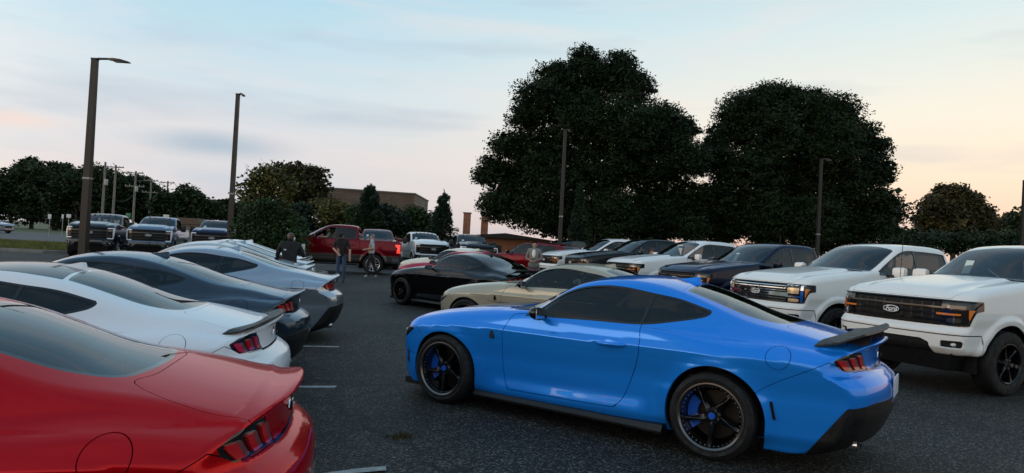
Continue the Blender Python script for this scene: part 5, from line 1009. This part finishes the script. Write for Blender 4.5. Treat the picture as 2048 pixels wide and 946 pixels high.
# ------------------------------------------------------------------ sport utility
def build_suv():
    root = thing('sport_utility_car', 'prototype', 'car'); body = Shell(*shell_grid(suv_f, -1.8, 1.7, .75, na=84, dx=.035, nend=44, xs_ref=-.3)); side = lambda Q: .40 - Q[:, 1]
    for ax in (UAX, -UAX): _, body = body.split(lambda Q: np.maximum(np.hypot(Q[:, 0] - ax, Q[:, 2] - .38) - .425, .5 - Q[:, 1]))
    tub = Shell(*shell_grid(suv_f, -1.8, 1.7, .75, na=40, dx=.09, nend=20, xs_ref=-.3)).offset(-.025); tub, _ = tub.split(lambda Q: Q[:, 2] - 1.13)
    for ax in (UAX, -UAX): _, tub = tub.split(lambda Q: np.maximum(np.hypot(Q[:, 0] - ax, Q[:, 2] - .38) - .44, .5 - Q[:, 1]))
    tub.both('cabin_tub', INNER, root, 0)
    dlo = poly_field(smooth_poly([(.98, 1.18), (.9, 1.17), (-.2, 1.18), (-1.9, 1.22), (-2.02, 1.30), (-1.9, 1.54), (-1.5, 1.60), (-.3, 1.65), (.05, 1.635), (.35, 1.55), (.68, 1.38)], 5, (0, 1)), X_, Z_)
    gl, body = body.split(lambda Q: np.maximum(dlo(Q), side(Q))); trim, gl = gl.split(lambda Q: -(dlo(Q) + .018)); a, gl = gl.split(lambda Q: -.16 - Q[:, 0]); p1, gl = gl.split(lambda Q: -.22 - Q[:, 0]); b, gl = gl.split(lambda Q: -1.08 - Q[:, 0]); p2, c = gl.split(lambda Q: -1.17 - Q[:, 0])
    for q, n in ((a, 'front_window'), (b, 'rear_side_window'), (c, 'quarter_window')): q.offset(-.006).sides(n, WINDOW, root, .004)
    for q in (trim, p1, p2): q.sides('window_trim', GLOSSBLACK, root, .01)
    ws = poly_field(smooth_poly([(1.22, 0), (1.1, .6), (1.0, .75), (.5, .70), (.32, .62), (.28, 0), (.4, -.4), (1.1, -.4)], 4, (2, 4)), X_, Y_); w, body = body.split(lambda Q: np.maximum(ws(Q), 1.17 - Q[:, 2])); w.both('windscreen', WINDOW, root, .004)
    rw = poly_field([(0, 1.20), (.62, 1.20), (.56, 1.56), (0, 1.58), (-.3, 1.58), (-.3, 1.2)], Y_, Z_, .04); w, body = body.split(lambda Q: np.maximum(rw(Q), Q[:, 0] + 1.9)); w.offset(.003).both('rear_window', TINTED, root, .004)
    hd = poly_field([(1.28, 0), (1.2, .74), (2.2, .70), (2.45, .5), (2.5, 0), (2.5, -.3), (1.3, -.3)], X_, Y_); h, body = body.panel(lambda Q: np.maximum(hd(Q), .97 - Q[:, 2]), .004); h.both('bonnet', PAINT, root)
    for n, x0, x1 in (('front_door', .92, -.18), ('rear_door', -.20, -1.12)):
        dp = poly_field([(x0, 1.3), (x0, .5), (x0 - .06, .38), (x1 + .05, .38), (x1, .5), (x1, 1.3)], X_, Z_); d, body = body.panel(lambda Q: np.maximum(np.maximum(dp(Q), side(Q)), Q[:, 2] - 1.22), .004); d.sides(n, PAINT, root)
    t, body = body.split(lambda Q: np.maximum(poly_field([(.55, .93), (1.0, .93), (1.0, 1.08), (.55, 1.08)], Y_, Z_)(Q), Q[:, 0] + 2.05)); t.offset(.004).sides('tail_lamp', REDLENS, root, .02)
    t, body = body.split(lambda Q: np.maximum(poly_field([(.5, .78), (1.0, .80), (1.0, .92), (.5, .88)], Y_, Z_)(Q), 2.0 - Q[:, 0])); t.offset(-.004).sides('headlamp', LENSDARK, root, .02)
    t, body = body.split(lambda Q: np.maximum(poly_field([(0, .55), (.45, .58), (.45, .88), (0, .88), (-.3, .88), (-.3, .55)], Y_, Z_)(Q), 2.0 - Q[:, 0])); t.offset(-.02).both('grille', TRIM, root, 0)
    lo, body = body.split(lambda Q: Q[:, 2] - .40); lo.both('cladding', TRIM, root); body.both('body', PAINT, root, .02)
    for s in (1, -1):
        for ax in (UAX, -UAX): MB().lathe([(.05, s * .48), (.44, s * .48), (.44, s * .9)], 28, a0=-.3, a1=math.pi + .3).build('arch_liner', INNER, root, 30, (ax, 0, .38)); add_wheel(root, 'suv', (ax, s * .84, .375), s)
        MB().box((.75, s * 1.05, 1.24), (.10, .22, .15), 0, .04).build('door_mirror', GLOSSBLACK, root, 50); MB().tube([(.0, s * .60, 1.735), (-.05, s * .60, 1.76), (-1.6, s * .58, 1.745), (-1.65, s * .58, 1.70)], .014, 6).build('roof_rail', TRIM, root, 60)
    for a in ((-.05, .38, .45), (-.05, -.38, .45), (-.95, .38, .47, .6), (-.95, -.38, .47, .6)): seat(MB(), *a).build('seat', SEATM, root, 40)
    MB().box((.85, 0, 1.0), (.45, 1.55, .22), 0, .07).build('dashboard', INNER, root)
    return root
WHEELS['suv'] = wheel_mesh_parts(.375, .25, .25, 'plain', dict(lip=RIMBLACK, spoke=RIMBLACK, n=5, w=(.04, .03)))
# ------------------------------------------------------------------ people: one skinned body each, posed joint by joint (facing +y)
SKIN_L = pmat('skin_light', (.42, .24, .17), .55, var=.1, vscale=20); SKIN_D = pmat('skin_dark', (.085, .042, .026), .45, var=.1, vscale=20)
def cloth(name, col): return pmat(name, col, .9, var=.2, vscale=9, bump=.5, bscale=22)
BLACKT = cloth('black_shirt', (.010, .010, .011)); JEANS = cloth('blue_jeans', (.035, .065, .13)); GREYT = cloth('pale_grey_shirt', (.36, .40, .43)); DARKP = cloth('dark_trousers', (.012, .012, .014)); CARDI = cloth('grey_cardigan', (.20, .19, .17)); WHITET = cloth('white_top', (.75, .72, .68)); OLIVE = cloth('grey_green_shirt', (.14, .15, .12)); SHOE = pmat('shoe', (.02, .018, .016), .6); SHOEL = pmat('pale_shoe', (.35, .34, .32), .6)
HAIRG = pmat('grey_hair', (.22, .21, .20), .7, bump=.5, bscale=80); HAIRB = pmat('dark_hair', (.018, .012, .010), .6, bump=.5, bscale=80); HAIRR = pmat('auburn_hair', (.10, .035, .018), .6, bump=.5, bscale=80); BEARDW = pmat('white_mask', (.6, .6, .6), .7); CAPM = cloth('black_cap', (.008, .008, .009)); EYEM = pmat('eye', (.02, .015, .012), .2)
def person(label, loc, rz, J, mats, scale=1., hair=None, cap=None, extras=None, holes=(), name='person'):
    """J: joint overrides; mats: dict part -> material (torso, arm, fore, hand, leg, foot, head)"""
    D = dict(pelvis=(0, 0, .95), spine=(0, .01, 1.12), chest=(0, .0, 1.33), neck=(0, .0, 1.485), head=(0, .02, 1.60), crown=(0, .015, 1.68),
             shl=(-.185, 0, 1.415), ell=(-.26, -.02, 1.13), wrl=(-.27, .06, .89), shr=(.185, 0, 1.415), elr=(.26, -.02, 1.13), wrr=(.27, .06, .89),
             hil=(-.095, 0, .90), knl=(-.11, .03, .50), anl=(-.11, -.01, .085), tol=(-.125, .14, .035), hir=(.095, 0, .90), knr=(.11, .03, .50), anr=(.11, -.01, .085), tor=(.125, .14, .035))
    D.update(J); FACE = D.pop('face', (0, 1, 0)); rad_ = dict(pelvis=(.165, .13), spine=(.158, .14), chest=(.175, .135), neck=(.055, .058), head=(.078, .095), crown=(.062, .078), sh=(.075, .07), el=(.048, .045), wr=(.030, .034), hi=(.088, .09), kn=(.065, .062), an=(.048, .048), to=(.042, .034))
    names = list(D); V = [Vector(D[n]) for n in names]; ix = {n: i for i, n in enumerate(names)}; E = []; R = []; B = []
    for n in names: R.append(rad_.get(n) or rad_[n[:2]])
    def bone(a, b, part): E.append((ix[a], ix[b])); B.append((V[ix[a]].copy(), V[ix[b]].copy(), part))
    for a, b, p in (('pelvis', 'spine', 'torso'), ('spine', 'chest', 'torso'), ('chest', 'neck', 'torso'), ('neck', 'head', 'head'), ('head', 'crown', 'head')): bone(a, b, p)
    for s in 'lr':
        for a, b, p in (('chest', 'sh' + s, 'torso'), ('sh' + s, 'el' + s, 'arm'), ('el' + s, 'wr' + s, 'fore'), ('pelvis', 'hi' + s, 'leg'), ('hi' + s, 'kn' + s, 'leg'), ('kn' + s, 'an' + s, 'leg'), ('an' + s, 'to' + s, 'foot')): bone(a, b, p)
        # hand: palm and five fingers
        w, e = V[ix['wr' + s]], V[ix['el' + s]]; d = (w - e).normalized(); sd = d.cross(Vector((0, 1, .2))).normalized() * (1 if s == 'l' else -1); cu = d.cross(sd).normalized()
        V.append(w + d * .07); R.append((.038, .022)); pal = len(V) - 1; E.append((ix['wr' + s], pal)); B.append((w + d * .01, w + d * .07, 'hand'))
        for k, (o, ln) in enumerate(((-.030, .065), (-.010, .075), (.010, .07), (.029, .055))):
            a = w + d * .10 + sd * o; V += [a, a + d * ln * .55 + cu * .012, a + d * ln * .8 + cu * .04]; R += [(.010, .010)] * 2 + [(.008, .008)]; n_ = len(V); E.extend([(pal, n_ - 3), (n_ - 3, n_ - 2), (n_ - 2, n_ - 1)]); B.append((a, a + d * ln, 'hand'))
        a = w + d * .045 - sd * .038; V += [a, a + d * .035 - sd * .015]; R += [(.012, .012), (.009, .009)]; n_ = len(V); E.extend([(pal, n_ - 2), (n_ - 2, n_ - 1)]); B.append((a, a + d * .04, 'hand'))
    me = bpy.data.meshes.new('tmp'); me.from_pydata(V, E, []); ob = bpy.data.objects.new('tmp', me); COL.objects.link(ob); sk = ob.modifiers.new('s', 'SKIN'); ss = ob.modifiers.new('u', 'SUBSURF'); ss.levels = 2; ss.render_levels = 2
    if not me.skin_vertices: me.attributes  # layer is made by the modifier below
    bm = bmesh.new(); bm.from_mesh(me); lay = bm.verts.layers.skin.verify(); bm.verts.ensure_lookup_table()
    for i, v in enumerate(bm.verts): v[lay].radius = R[i]; v[lay].use_root = (i == 0)
    bm.to_mesh(me); bm.free(); dg = bpy.context.evaluated_depsgraph_get(); body = bpy.data.meshes.new_from_object(ob.evaluated_get(dg)); bpy.data.objects.remove(ob); bpy.data.meshes.remove(me)
    body.name = 'body'; body.materials.clear(); order = list(dict.fromkeys(mats.values()))
    for m in order: body.materials.append(m)
    n = len(body.vertices); co = np.empty(n * 3); body.vertices.foreach_get('co', co); co = co.reshape(-1, 3)
    # face: nose, brow, chin pushed out of the head
    hd, cr = np.array(D['head']), np.array(D['crown']); fdir = np.array(mats_face(D, FACE)); up = (cr - hd) / np.linalg.norm(cr - hd)
    for off, r, push in ((-.012 * 1, .016, .020), (-.062, .03, .008)):
        c = hd + up * (off + .012) + fdir * .10; dd = np.linalg.norm(co - c, axis=1); co += np.outer(push * np.exp(-(dd / r) ** 2), fdir)
    body.vertices.foreach_set('co', co.ravel())
    cen = np.array([p.center for p in body.polygons]); best = np.full(len(cen), 1e9); part = np.zeros(len(cen), int); parts = [b[2] for b in B]
    for k, (a, b, p) in enumerate(B):
        a, b = np.array(a), np.array(b); ab = b - a; t = np.clip(((cen - a) @ ab) / (ab @ ab), 0, 1); dd = np.linalg.norm(cen - a - t[:, None] * ab, axis=1) / {'torso': 1.5, 'leg': 1.1, 'head': 1.15}.get(p, 1.); m = dd < best; best[m] = dd[m]; part[m] = k
    body.polygons.foreach_set('material_index', np.array([order.index(mats[parts[k]]) for k in part], np.int32)); body.polygons.foreach_set('use_smooth', np.ones(len(cen), bool))
    t = thing(name, label, 'person', loc, rz); t.scale = (scale,) * 3; o = link('body', body, None, t)
    f = Vector(fdir); h = Vector(D['head']); u_ = Vector(up); sdv = f.cross(u_).normalized()
    def blob(nm, mat, c, r, keep=None):
        m = MB(); m.ball((0, 0, 0), r, 16, 12); M = Matrix((sdv, f, u_)).transposed(); pts = [M @ Vector(p) for p in m.v]
        if keep: fa = [q for q in m.f if all(keep(Vector(m.v[i])) for i in q)]; m.f = fa
        m.v = [tuple(Vector(c) + p) for p in pts]; return m.build(nm, mat, t, 60)
    if hair: blob('hair', hair[0], h + u_ * .035 - f * .010, (.090, .108, .105), hair[1])
    if cap:
        blob('cap', cap, h + u_ * .055, (.094, .108, .085), lambda p: p.z > -.015); m = MB(); V_ = []
        for a in np.linspace(-1, 1, 9): V_ += [tuple(h + u_ * .045 + f * .09 * math.cos(a * .9) + sdv * .085 * a), tuple(h + u_ * .030 + f * (.09 + .085 * math.cos(a * 1.3)) + sdv * .08 * a)]
        m.add(V_ + [tuple(Vector(v) - u_ * .006) for v in V_], [(2 * i, 2 * i + 1, 2 * i + 3, 2 * i + 2) for i in range(8)] + [(18 + 2 * i, 18 + 2 * i + 2, 18 + 2 * i + 3, 18 + 2 * i + 1) for i in range(8)]).build('cap_visor', cap, t, 60)
    for s in (-1, 1):
        MB().ball(tuple(h + u_ * .018 + f * .088 + sdv * .031 * s), .010, 8, 6).build('eye', EYEM, t, 60); MB().ball(tuple(h + u_ * .005 + sdv * .083 * s), (.014, .02, .03), 8, 6).build('ear', mats['head'], t, 60)
    if extras: extras(t, D)
    return t
_FD = [(0, 1, 0)]
def mats_face(D, face): f = np.array(face, float); h = np.array(D['crown']) - np.array(D['head']); h /= np.linalg.norm(h); f = f - h * (f @ h); return f / np.linalg.norm(f)
def M_(torso, arm, fore, leg, foot, skin, head=None): return dict(torso=torso, arm=arm, fore=fore, hand=skin, leg=leg, foot=foot, head=head or skin)
def loc_at(px, Y): p = at_depth(px, 480, Y); return (p.x, Y, gzf(p.x, Y))
def build_people():
    back_hair = lambda p: p.z > -.02 and not (p.y > .03 and p.z < .06)
    # man in black, back turned, head to the right, phone in a raised hand
    def ph(t, D): MB().box(tuple(Vector(D['wrr']) + Vector((-.02, .06, .10))), (.075, .012, .15), .4, .005).build('phone', SIGNW, t)
    def masked(t, D): ph(t, D); MB().ball(tuple(Vector(D['head']) + Vector((.055, .055, -.055))), (.04, .045, .05), 10, 8).build('beard', BEARDW, t, 60); MB().box((-.09, -.128, 1.30), (.05, .006, .03), 0, .002).build('shirt_mark', SIGNW, t)
    person('man in a black shirt with his back turned, standing among the parked coupes', loc_at(581, 15.2), rad(12), dict(elr=(.29, .08, 1.16), wrr=(.27, .30, 1.26), ell=(-.27, .05, 1.14), wrl=(-.15, .26, 1.12), face=(.55, .8, 0)), M_(BLACKT, BLACKT, SKIN_D, DARKP, SHOE, SKIN_D), .985, extras=masked)
    # man with a black cap, head bowed, left arm across
    def logo(t, D): MB().box((.085, .118, 1.36), (.06, .008, .015), 0, .002).build('shirt_mark', SIGNW, t)
    p = ground_at(680, 565)
    person('man in a black shirt, black cap and blue jeans looking down in the aisle', p, rad(178), dict(chest=(0, .05, 1.32), neck=(0, .10, 1.455), head=(.0, .18, 1.545), crown=(0, .215, 1.615), face=(0, .75, -.65), shl=(-.19, .05, 1.405), shr=(.19, .05, 1.405), elr=(.27, .08, 1.14), wrr=(.06, .22, .98), ell=(-.29, .05, 1.13), wrl=(-.31, .12, .88), knl=(-.12, .04, .50), knr=(.10, .02, .50)), M_(BLACKT, BLACKT, SKIN_L, JEANS, SHOE, SKIN_L), 1.0, cap=CAPM, extras=logo, hair=(HAIRB, back_hair))
    # man in a pale grey T-shirt, side on, walking to the left
    p = ground_at(752, 553)
    person('grey-haired man in a pale grey T-shirt walking beside the red pickup', (p.x, min(p.y, 27.2), gzf(p.x, 27.2)), rad(100), dict(elr=(.24, -.06, 1.16), wrr=(.16, .20, 1.10), ell=(-.24, -.06, 1.16), wrl=(-.14, .21, 1.12), hil=(-.095, .0, .90), knl=(-.10, .14, .50), anl=(-.11, .10, .085), tol=(-.12, .25, .035), knr=(.10, -.10, .50), anr=(.11, -.28, .11), tor=(.12, -.15, .04)), M_(GREYT, GREYT, SKIN_L, DARKP, SHOEL, SKIN_L), .97, hair=(HAIRG, back_hair))
    # woman in an open cardigan holding a phone
    def cardi(t, D):
        MB().box((0, .23, 1.09), (.15, .012, .09), 0, .004).build('phone', GLOSSBLACK, t)
        MB().ball((0, .055, 1.27), (.085, .085, .19), 14, 10).build('top', WHITET, t, 60); MB().ball((0, -.01, .92), (.20, .15, .17), 16, 10).build('cardigan_hem', CARDI, t, 60)
    person('woman in a grey cardigan over a white top, standing beside the red car', loc_at(1070, 24.2), rad(170), dict(elr=(.27, .02, 1.14), wrr=(.09, .20, 1.07), ell=(-.27, .02, 1.14), wrl=(-.09, .20, 1.07), face=(-.15, 1, .1)), M_(CARDI, CARDI, CARDI, JEANS, SHOE, SKIN_L), 1.0, hair=(HAIRB, lambda p: p.z > .0 and not (p.y > .0 and p.z < .085)), extras=cardi)
    person('auburn-haired person standing between the parked pickups, only the head showing', loc_at(1306, 24.85), rad(150), dict(), M_(DARKP, DARKP, DARKP, JEANS, SHOE, SKIN_L), .97, hair=(HAIRR, lambda p: p.z > -.04 and not (p.y > .05 and p.z < .05)))
# ------------------------------------------------------------------ vehicles
def P_(n, c, m=0., r=.2, coat=.5): return paint(n, c, m, r, coat)
GBLUE = P_('grabber_blue', (.012, .245, .86), .27, .2, .85); RACERED = P_('race_red', (.52, .0015, .006), .45, .22, .42); OXWHITE = P_('oxford_white', (.84, .84, .86), 0.); SLATE = P_('slate_blue', (.042, .060, .082), .6); SILVER = P_('iconic_silver', (.36, .40, .46), .7); BEIGE = P_('wimbledon_beige', (.42, .385, .30), .2); BLACKP = P_('shadow_black', (.004, .004, .005), .2); RUBY = P_('ruby_red', (.36, .012, .05), .35); PEARL = P_('star_white', (.86, .84, .80), .0); NAVY = P_('antimatter_navy', (.003, .0065, .022), .25); PALE = P_('avalanche_grey', (.50, .54, .56), .3); WARMW = P_('warm_white', (.74, .70, .58), 0)
DKRED = P_('rapid_red', (.16, .0025, .010), .35); STONE = P_('stone_grey', (.11, .095, .085), .5); CARB = P_('carbonized_grey', (.022, .024, .027), .6); LTBLUE = P_('azure_grey', (.14, .18, .24), .6); ROYAL = P_('atlas_blue', (.003, .006, .034), .3); SATIN = pmat('satin_black_stripe', (.010, .010, .011), .35); SPACEW = P_('space_white', (.80, .80, .80), 0)
COUPE = build_coupe()
def coupe(label, x, y, yaw, col, wheels='black', roof=None, hood=None, spoiler=None, fin=None, glassm=None, group=None, skip=(), badge=None):
    c = copy_tree(COUPE, None, {'paint': col, 'paint_roof': roof or col, 'paint_hood_stripe': hood or col, **({'tinted_glass': glassm} if glassm else {})}, skip)
    c.location = (x, y, gzf(x, y)); c.rotation_euler = (0, 0, rad(yaw)); c['label'] = label; c['category'] = 'car'
    # sit on the slope of the ground
    d = Vector((math.cos(rad(yaw)), math.sin(rad(yaw)), 0)); n = Vector((-d.y, d.x, 0)); p = c.location
    zf, zb = gzf(p.x + d.x * AX, p.y + d.y * AX), gzf(p.x - d.x * AX, p.y - d.y * AX); c.rotation_euler = (0, -math.atan2(zf - zb, 2 * AX), rad(yaw)); c.location.z = (zf + zb) / 2
    if group: c['group'] = group
    for ax in (AX, -AX):
        for s in (1, -1): add_wheel(c, wheels, (ax, s * .82, .345), s, 1)
    if spoiler: wing(c, spoiler)
    if badge: badge(c)
    return c
coupe('bright blue fastback coupe with black five-spoke deep-dish wheels and a black rear wing', 1.016, 7.122, 146.4, GBLUE, 'deep', None, SATIN, 'blade')
def red_badges(c):
    MB().hexa([(-2.415, .085, .895), (-2.415, -.075, .895), (-2.406, -.075, .895), (-2.406, .085, .895), (-2.424, .065, .945), (-2.424, -.095, .945), (-2.412, -.095, .945), (-2.412, .065, .945)]).build('boot_emblem', CHROME, c)
    link('boot_lettering', text_mesh('GT', .06, GLOSSBLACK, 'boot_lettering', .2, .002, bold=.002), None, c, (-2.424, -.002, .919), (math.pi / 2, 0, -math.pi / 2))
    MB().box((-2.414, -.20, .835), (.010, .10, .05), 0, .003).build('dealer_badge', GLOSSBLACK, c); link('dealer_lettering', text_mesh('Sou', .042, WHITEINK, 'dealer_lettering', .2, .001), None, c, (-2.421, -.20, .833), (math.pi / 2, 0, -math.pi / 2))
def stripe_mach(c):
    # tapered taupe side stripe with lettering
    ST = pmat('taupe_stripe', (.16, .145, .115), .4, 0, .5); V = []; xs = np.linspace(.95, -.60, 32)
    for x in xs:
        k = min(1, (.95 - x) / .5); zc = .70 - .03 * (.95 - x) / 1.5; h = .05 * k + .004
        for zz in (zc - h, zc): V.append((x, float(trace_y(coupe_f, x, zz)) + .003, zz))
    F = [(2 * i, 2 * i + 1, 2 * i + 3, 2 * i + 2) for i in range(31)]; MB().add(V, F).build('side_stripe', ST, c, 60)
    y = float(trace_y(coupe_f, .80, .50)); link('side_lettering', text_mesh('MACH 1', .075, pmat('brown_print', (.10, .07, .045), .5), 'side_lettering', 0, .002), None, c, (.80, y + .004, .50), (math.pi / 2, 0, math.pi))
coupe('red fastback coupe with its boot and tail lamps to the aisle, no rear wing', -3.46, 3.15, 192, RACERED, 'silver', None, None, None, badge=red_badges, skip=('licence_plate',))
coupe('white fastback coupe with a black roof and a low black lip spoiler', -4.38, 5.66, 190.6, OXWHITE, 'black', BLACKP, None, 'lip', skip=('licence_plate',))
coupe('dark slate-blue fastback coupe between the black-roofed white one and the silver one', -4.90, 8.12, 192.8, SLATE, 'black', skip=('licence_plate',))
coupe('silver fastback coupe beside the slate-blue one', -5.19, 11.04, 195, SILVER, 'silver', skip=('licence_plate',))
G_ = 'pale coupes further down the row'
coupe('pale grey fastback coupe in the row past the silver one', -6.45, 14.1, 195, PALE, 'silver', group=G_)
coupe('pale grey fastback coupe in the row past the silver one', -7.1, 16.35, 195, SILVER, 'black', group=G_)
coupe('white fastback coupe in the row beside the man in black', -7.8, 18.7, 195, OXWHITE, 'black', None, None, 'lip')
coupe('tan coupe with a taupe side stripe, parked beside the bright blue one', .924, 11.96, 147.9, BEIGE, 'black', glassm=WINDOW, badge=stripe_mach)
coupe('glossy black fastback coupe with thin-spoked black wheels', -1.09, 17.45, 135.6, BLACKP, 'black', None, None, 'blade', glassm=WINDOW)
coupe('ruby red fastback coupe mostly hidden behind the black one', -1.35, 20.4, 138, RUBY, 'black')
coupe('cream white fastback coupe beyond the ruby red one', -1.75, 23.4, 140, WARMW, 'silver')
for o in [COUPE] + list(COUPE.children_recursive): bpy.data.objects.remove(o)
for k in ('truck_black',): pass
def kit(front):
    global TRUCK_GRID, TRUCK_GRID_C
    HV[0] = 1. if front == 'heavy' else 0.
    TRUCK_GRID = shell_grid(truck_f, -2.6, 2.3, .95, na=110, dx=.03, nend=70, xs_ref=-.3); TRUCK_GRID_C = shell_grid(truck_f, -2.6, 2.3, .95, na=40, dx=.10, nend=20, xs_ref=-.3); return build_truck(front)
KITS = {k: kit(k) for k in ('dark', 'chrome', 'heavy')}
def truck(label, front, x, y, yaw, col, wheels='truck_black', low=None, bump=None, group=None, skip=(), roof_lamp=False, extra=None):
    c = copy_tree(KITS[front], None, {'paint': col, 'paint_lower': low or col, 'paint_bumper': bump or col, **(extra or {})}, skip); c.location = (x, y, gzf(x, y)); c.rotation_euler = (0, 0, rad(yaw)); c['label'] = label; c['category'] = 'pickup truck'
    if group: c['group'] = group
    for ax in (TAX, -TAX):
        for s in (1, -1): add_wheel(c, wheels, (ax, s * .86, .42), s)
    if roof_lamp: roof_lamps(c)
    return c
def sticker(c, y=-.55, z=1.62):
    x = .82; MB().hexa([(x - .02, y - .06, z - .10), (x - .02, y + .06, z - .10), (x - .015, y + .06, z - .10), (x - .015, y - .06, z - .10), (x - .14, y - .06, z + .10), (x - .14, y + .06, z + .10), (x - .135, y + .06, z + .10), (x - .135, y - .06, z + .10)]).build('price_sheet', STICKER, c)
sticker(truck('white pickup with a black full-width grille beside the blue coupe', 'dark', 7.78, 10.85, 204.5, PEARL), -.30, 1.66)
t = truck('white pickup with a chrome barred grille', 'chrome', 7.05, 13.95, 203, PEARL)
sticker(truck('navy pickup between the chrome-grilled white one and another white one', 'dark', 6.55, 18.6, 206, NAVY), -.1, 1.64)
t = truck('white pickup between the navy and the black one', 'dark', 5.85, 23.0, 202, SPACEW)
t = truck('black pickup between two white ones', 'dark', 4.8, 26.5, 199, BLACKP)
t = truck('white pickup at the far end of the row, beside the woman', 'dark', 4.03, 29.7, 197, SPACEW)
RT = truck('dark red pickup with grey lower sides and chrome wheels, driver leaning out', 'chrome', -7.75, 30.6, 187, DKRED, 'truck_chrome', STONE, CHROME, None, ('whip_aerial', 'front_window'), False, {'red_lens_dark': TAILON})
sticker(truck('maroon pickup facing the lot behind the dark red one', 'chrome', -7.25, 38.2, 284, DKRED, 'truck_chrome', None, CHROME, None, ('whip_aerial',)))
sticker(truck('white heavy-duty pickup with a tall black grille behind the cream white coupe', 'heavy', -5.05, 40.4, 289, SPACEW, 'truck_chrome', None, CHROME, None, ('whip_aerial',), True))
sticker(truck('black heavy-duty pickup in front of the brick house', 'heavy', -2.24, 38.6, 284, BLACKP, 'truck_chrome', None, CHROME, None, ('whip_aerial',), True))
truck('dark grey heavy-duty pickup behind the tall light pole', 'heavy', -19.8, 34.5, 287, CARB, 'truck_chrome', None, CHROME, None, ('whip_aerial',), True)
truck('silver-blue heavy-duty pickup between the dark grey and the royal blue one', 'heavy', -17.6, 35.4, 287, LTBLUE, 'truck_chrome', None, CHROME, None, ('whip_aerial',), True)
sticker(truck('royal blue heavy-duty pickup beside the big bush', 'heavy', -15.4, 37.1, 287, ROYAL, 'truck_black', None, None, None, ('whip_aerial',), True))
truck('dark teal pickup parked behind the red sport utility car', 'dark', 3.0, 41.0, 225, CARB, 'truck_black', None, None, None, ('whip_aerial',))
for k in KITS.values():
    for o in [k] + list(k.children_recursive): bpy.data.objects.remove(o)
SUV = build_suv()
def suv(label, x, y, yaw, col):
    c = copy_tree(SUV, None, {'paint': col}); c.location = (x, y, gzf(x, y)); c.rotation_euler = (0, 0, rad(yaw)); c['label'] = label; c['category'] = 'car'; return c
suv('red sport utility car with pale side windows behind the woman', 1.1, 33.2, 138, DKRED); suv('red sport utility car half hidden behind the far white pickup', 4.1, 37.5, 150, DKRED); suv('silver sport utility car far off across the road', -57.5, 78, 350, SILVER)
for o in [SUV] + list(SUV.children_recursive): bpy.data.objects.remove(o)
build_people()
# driver leaning out of the red pickup, seated
def to_world(o, p): return o.matrix_basis @ Vector(p)
dl = to_world(RT, (.06, .46, .20)); dr_ = person('driver in a grey-green shirt with his arm on the open window of the red pickup', dl, rad(187 - 90), dict(neck=(-.06, .02, 1.47), head=(-.10, .05, 1.57), crown=(-.105, .06, 1.65), face=(-.9, .3, 0), ell=(-.46, .04, 1.27), wrl=(-.52, .27, 1.28), elr=(.28, .12, 1.14), wrr=(.16, .38, 1.13), knl=(-.13, .42, .92), anl=(-.13, .62, .52), tol=(-.13, .76, .48), knr=(.13, .42, .92), anr=(.13, .62, .52), tor=(.13, .76, .48)), M_(OLIVE, OLIVE, SKIN_L, DARKP, SHOE, SKIN_L), 1.0, hair=(HAIRG, lambda p: p.z > .03 and not (p.y > .0 and p.z < .09)))
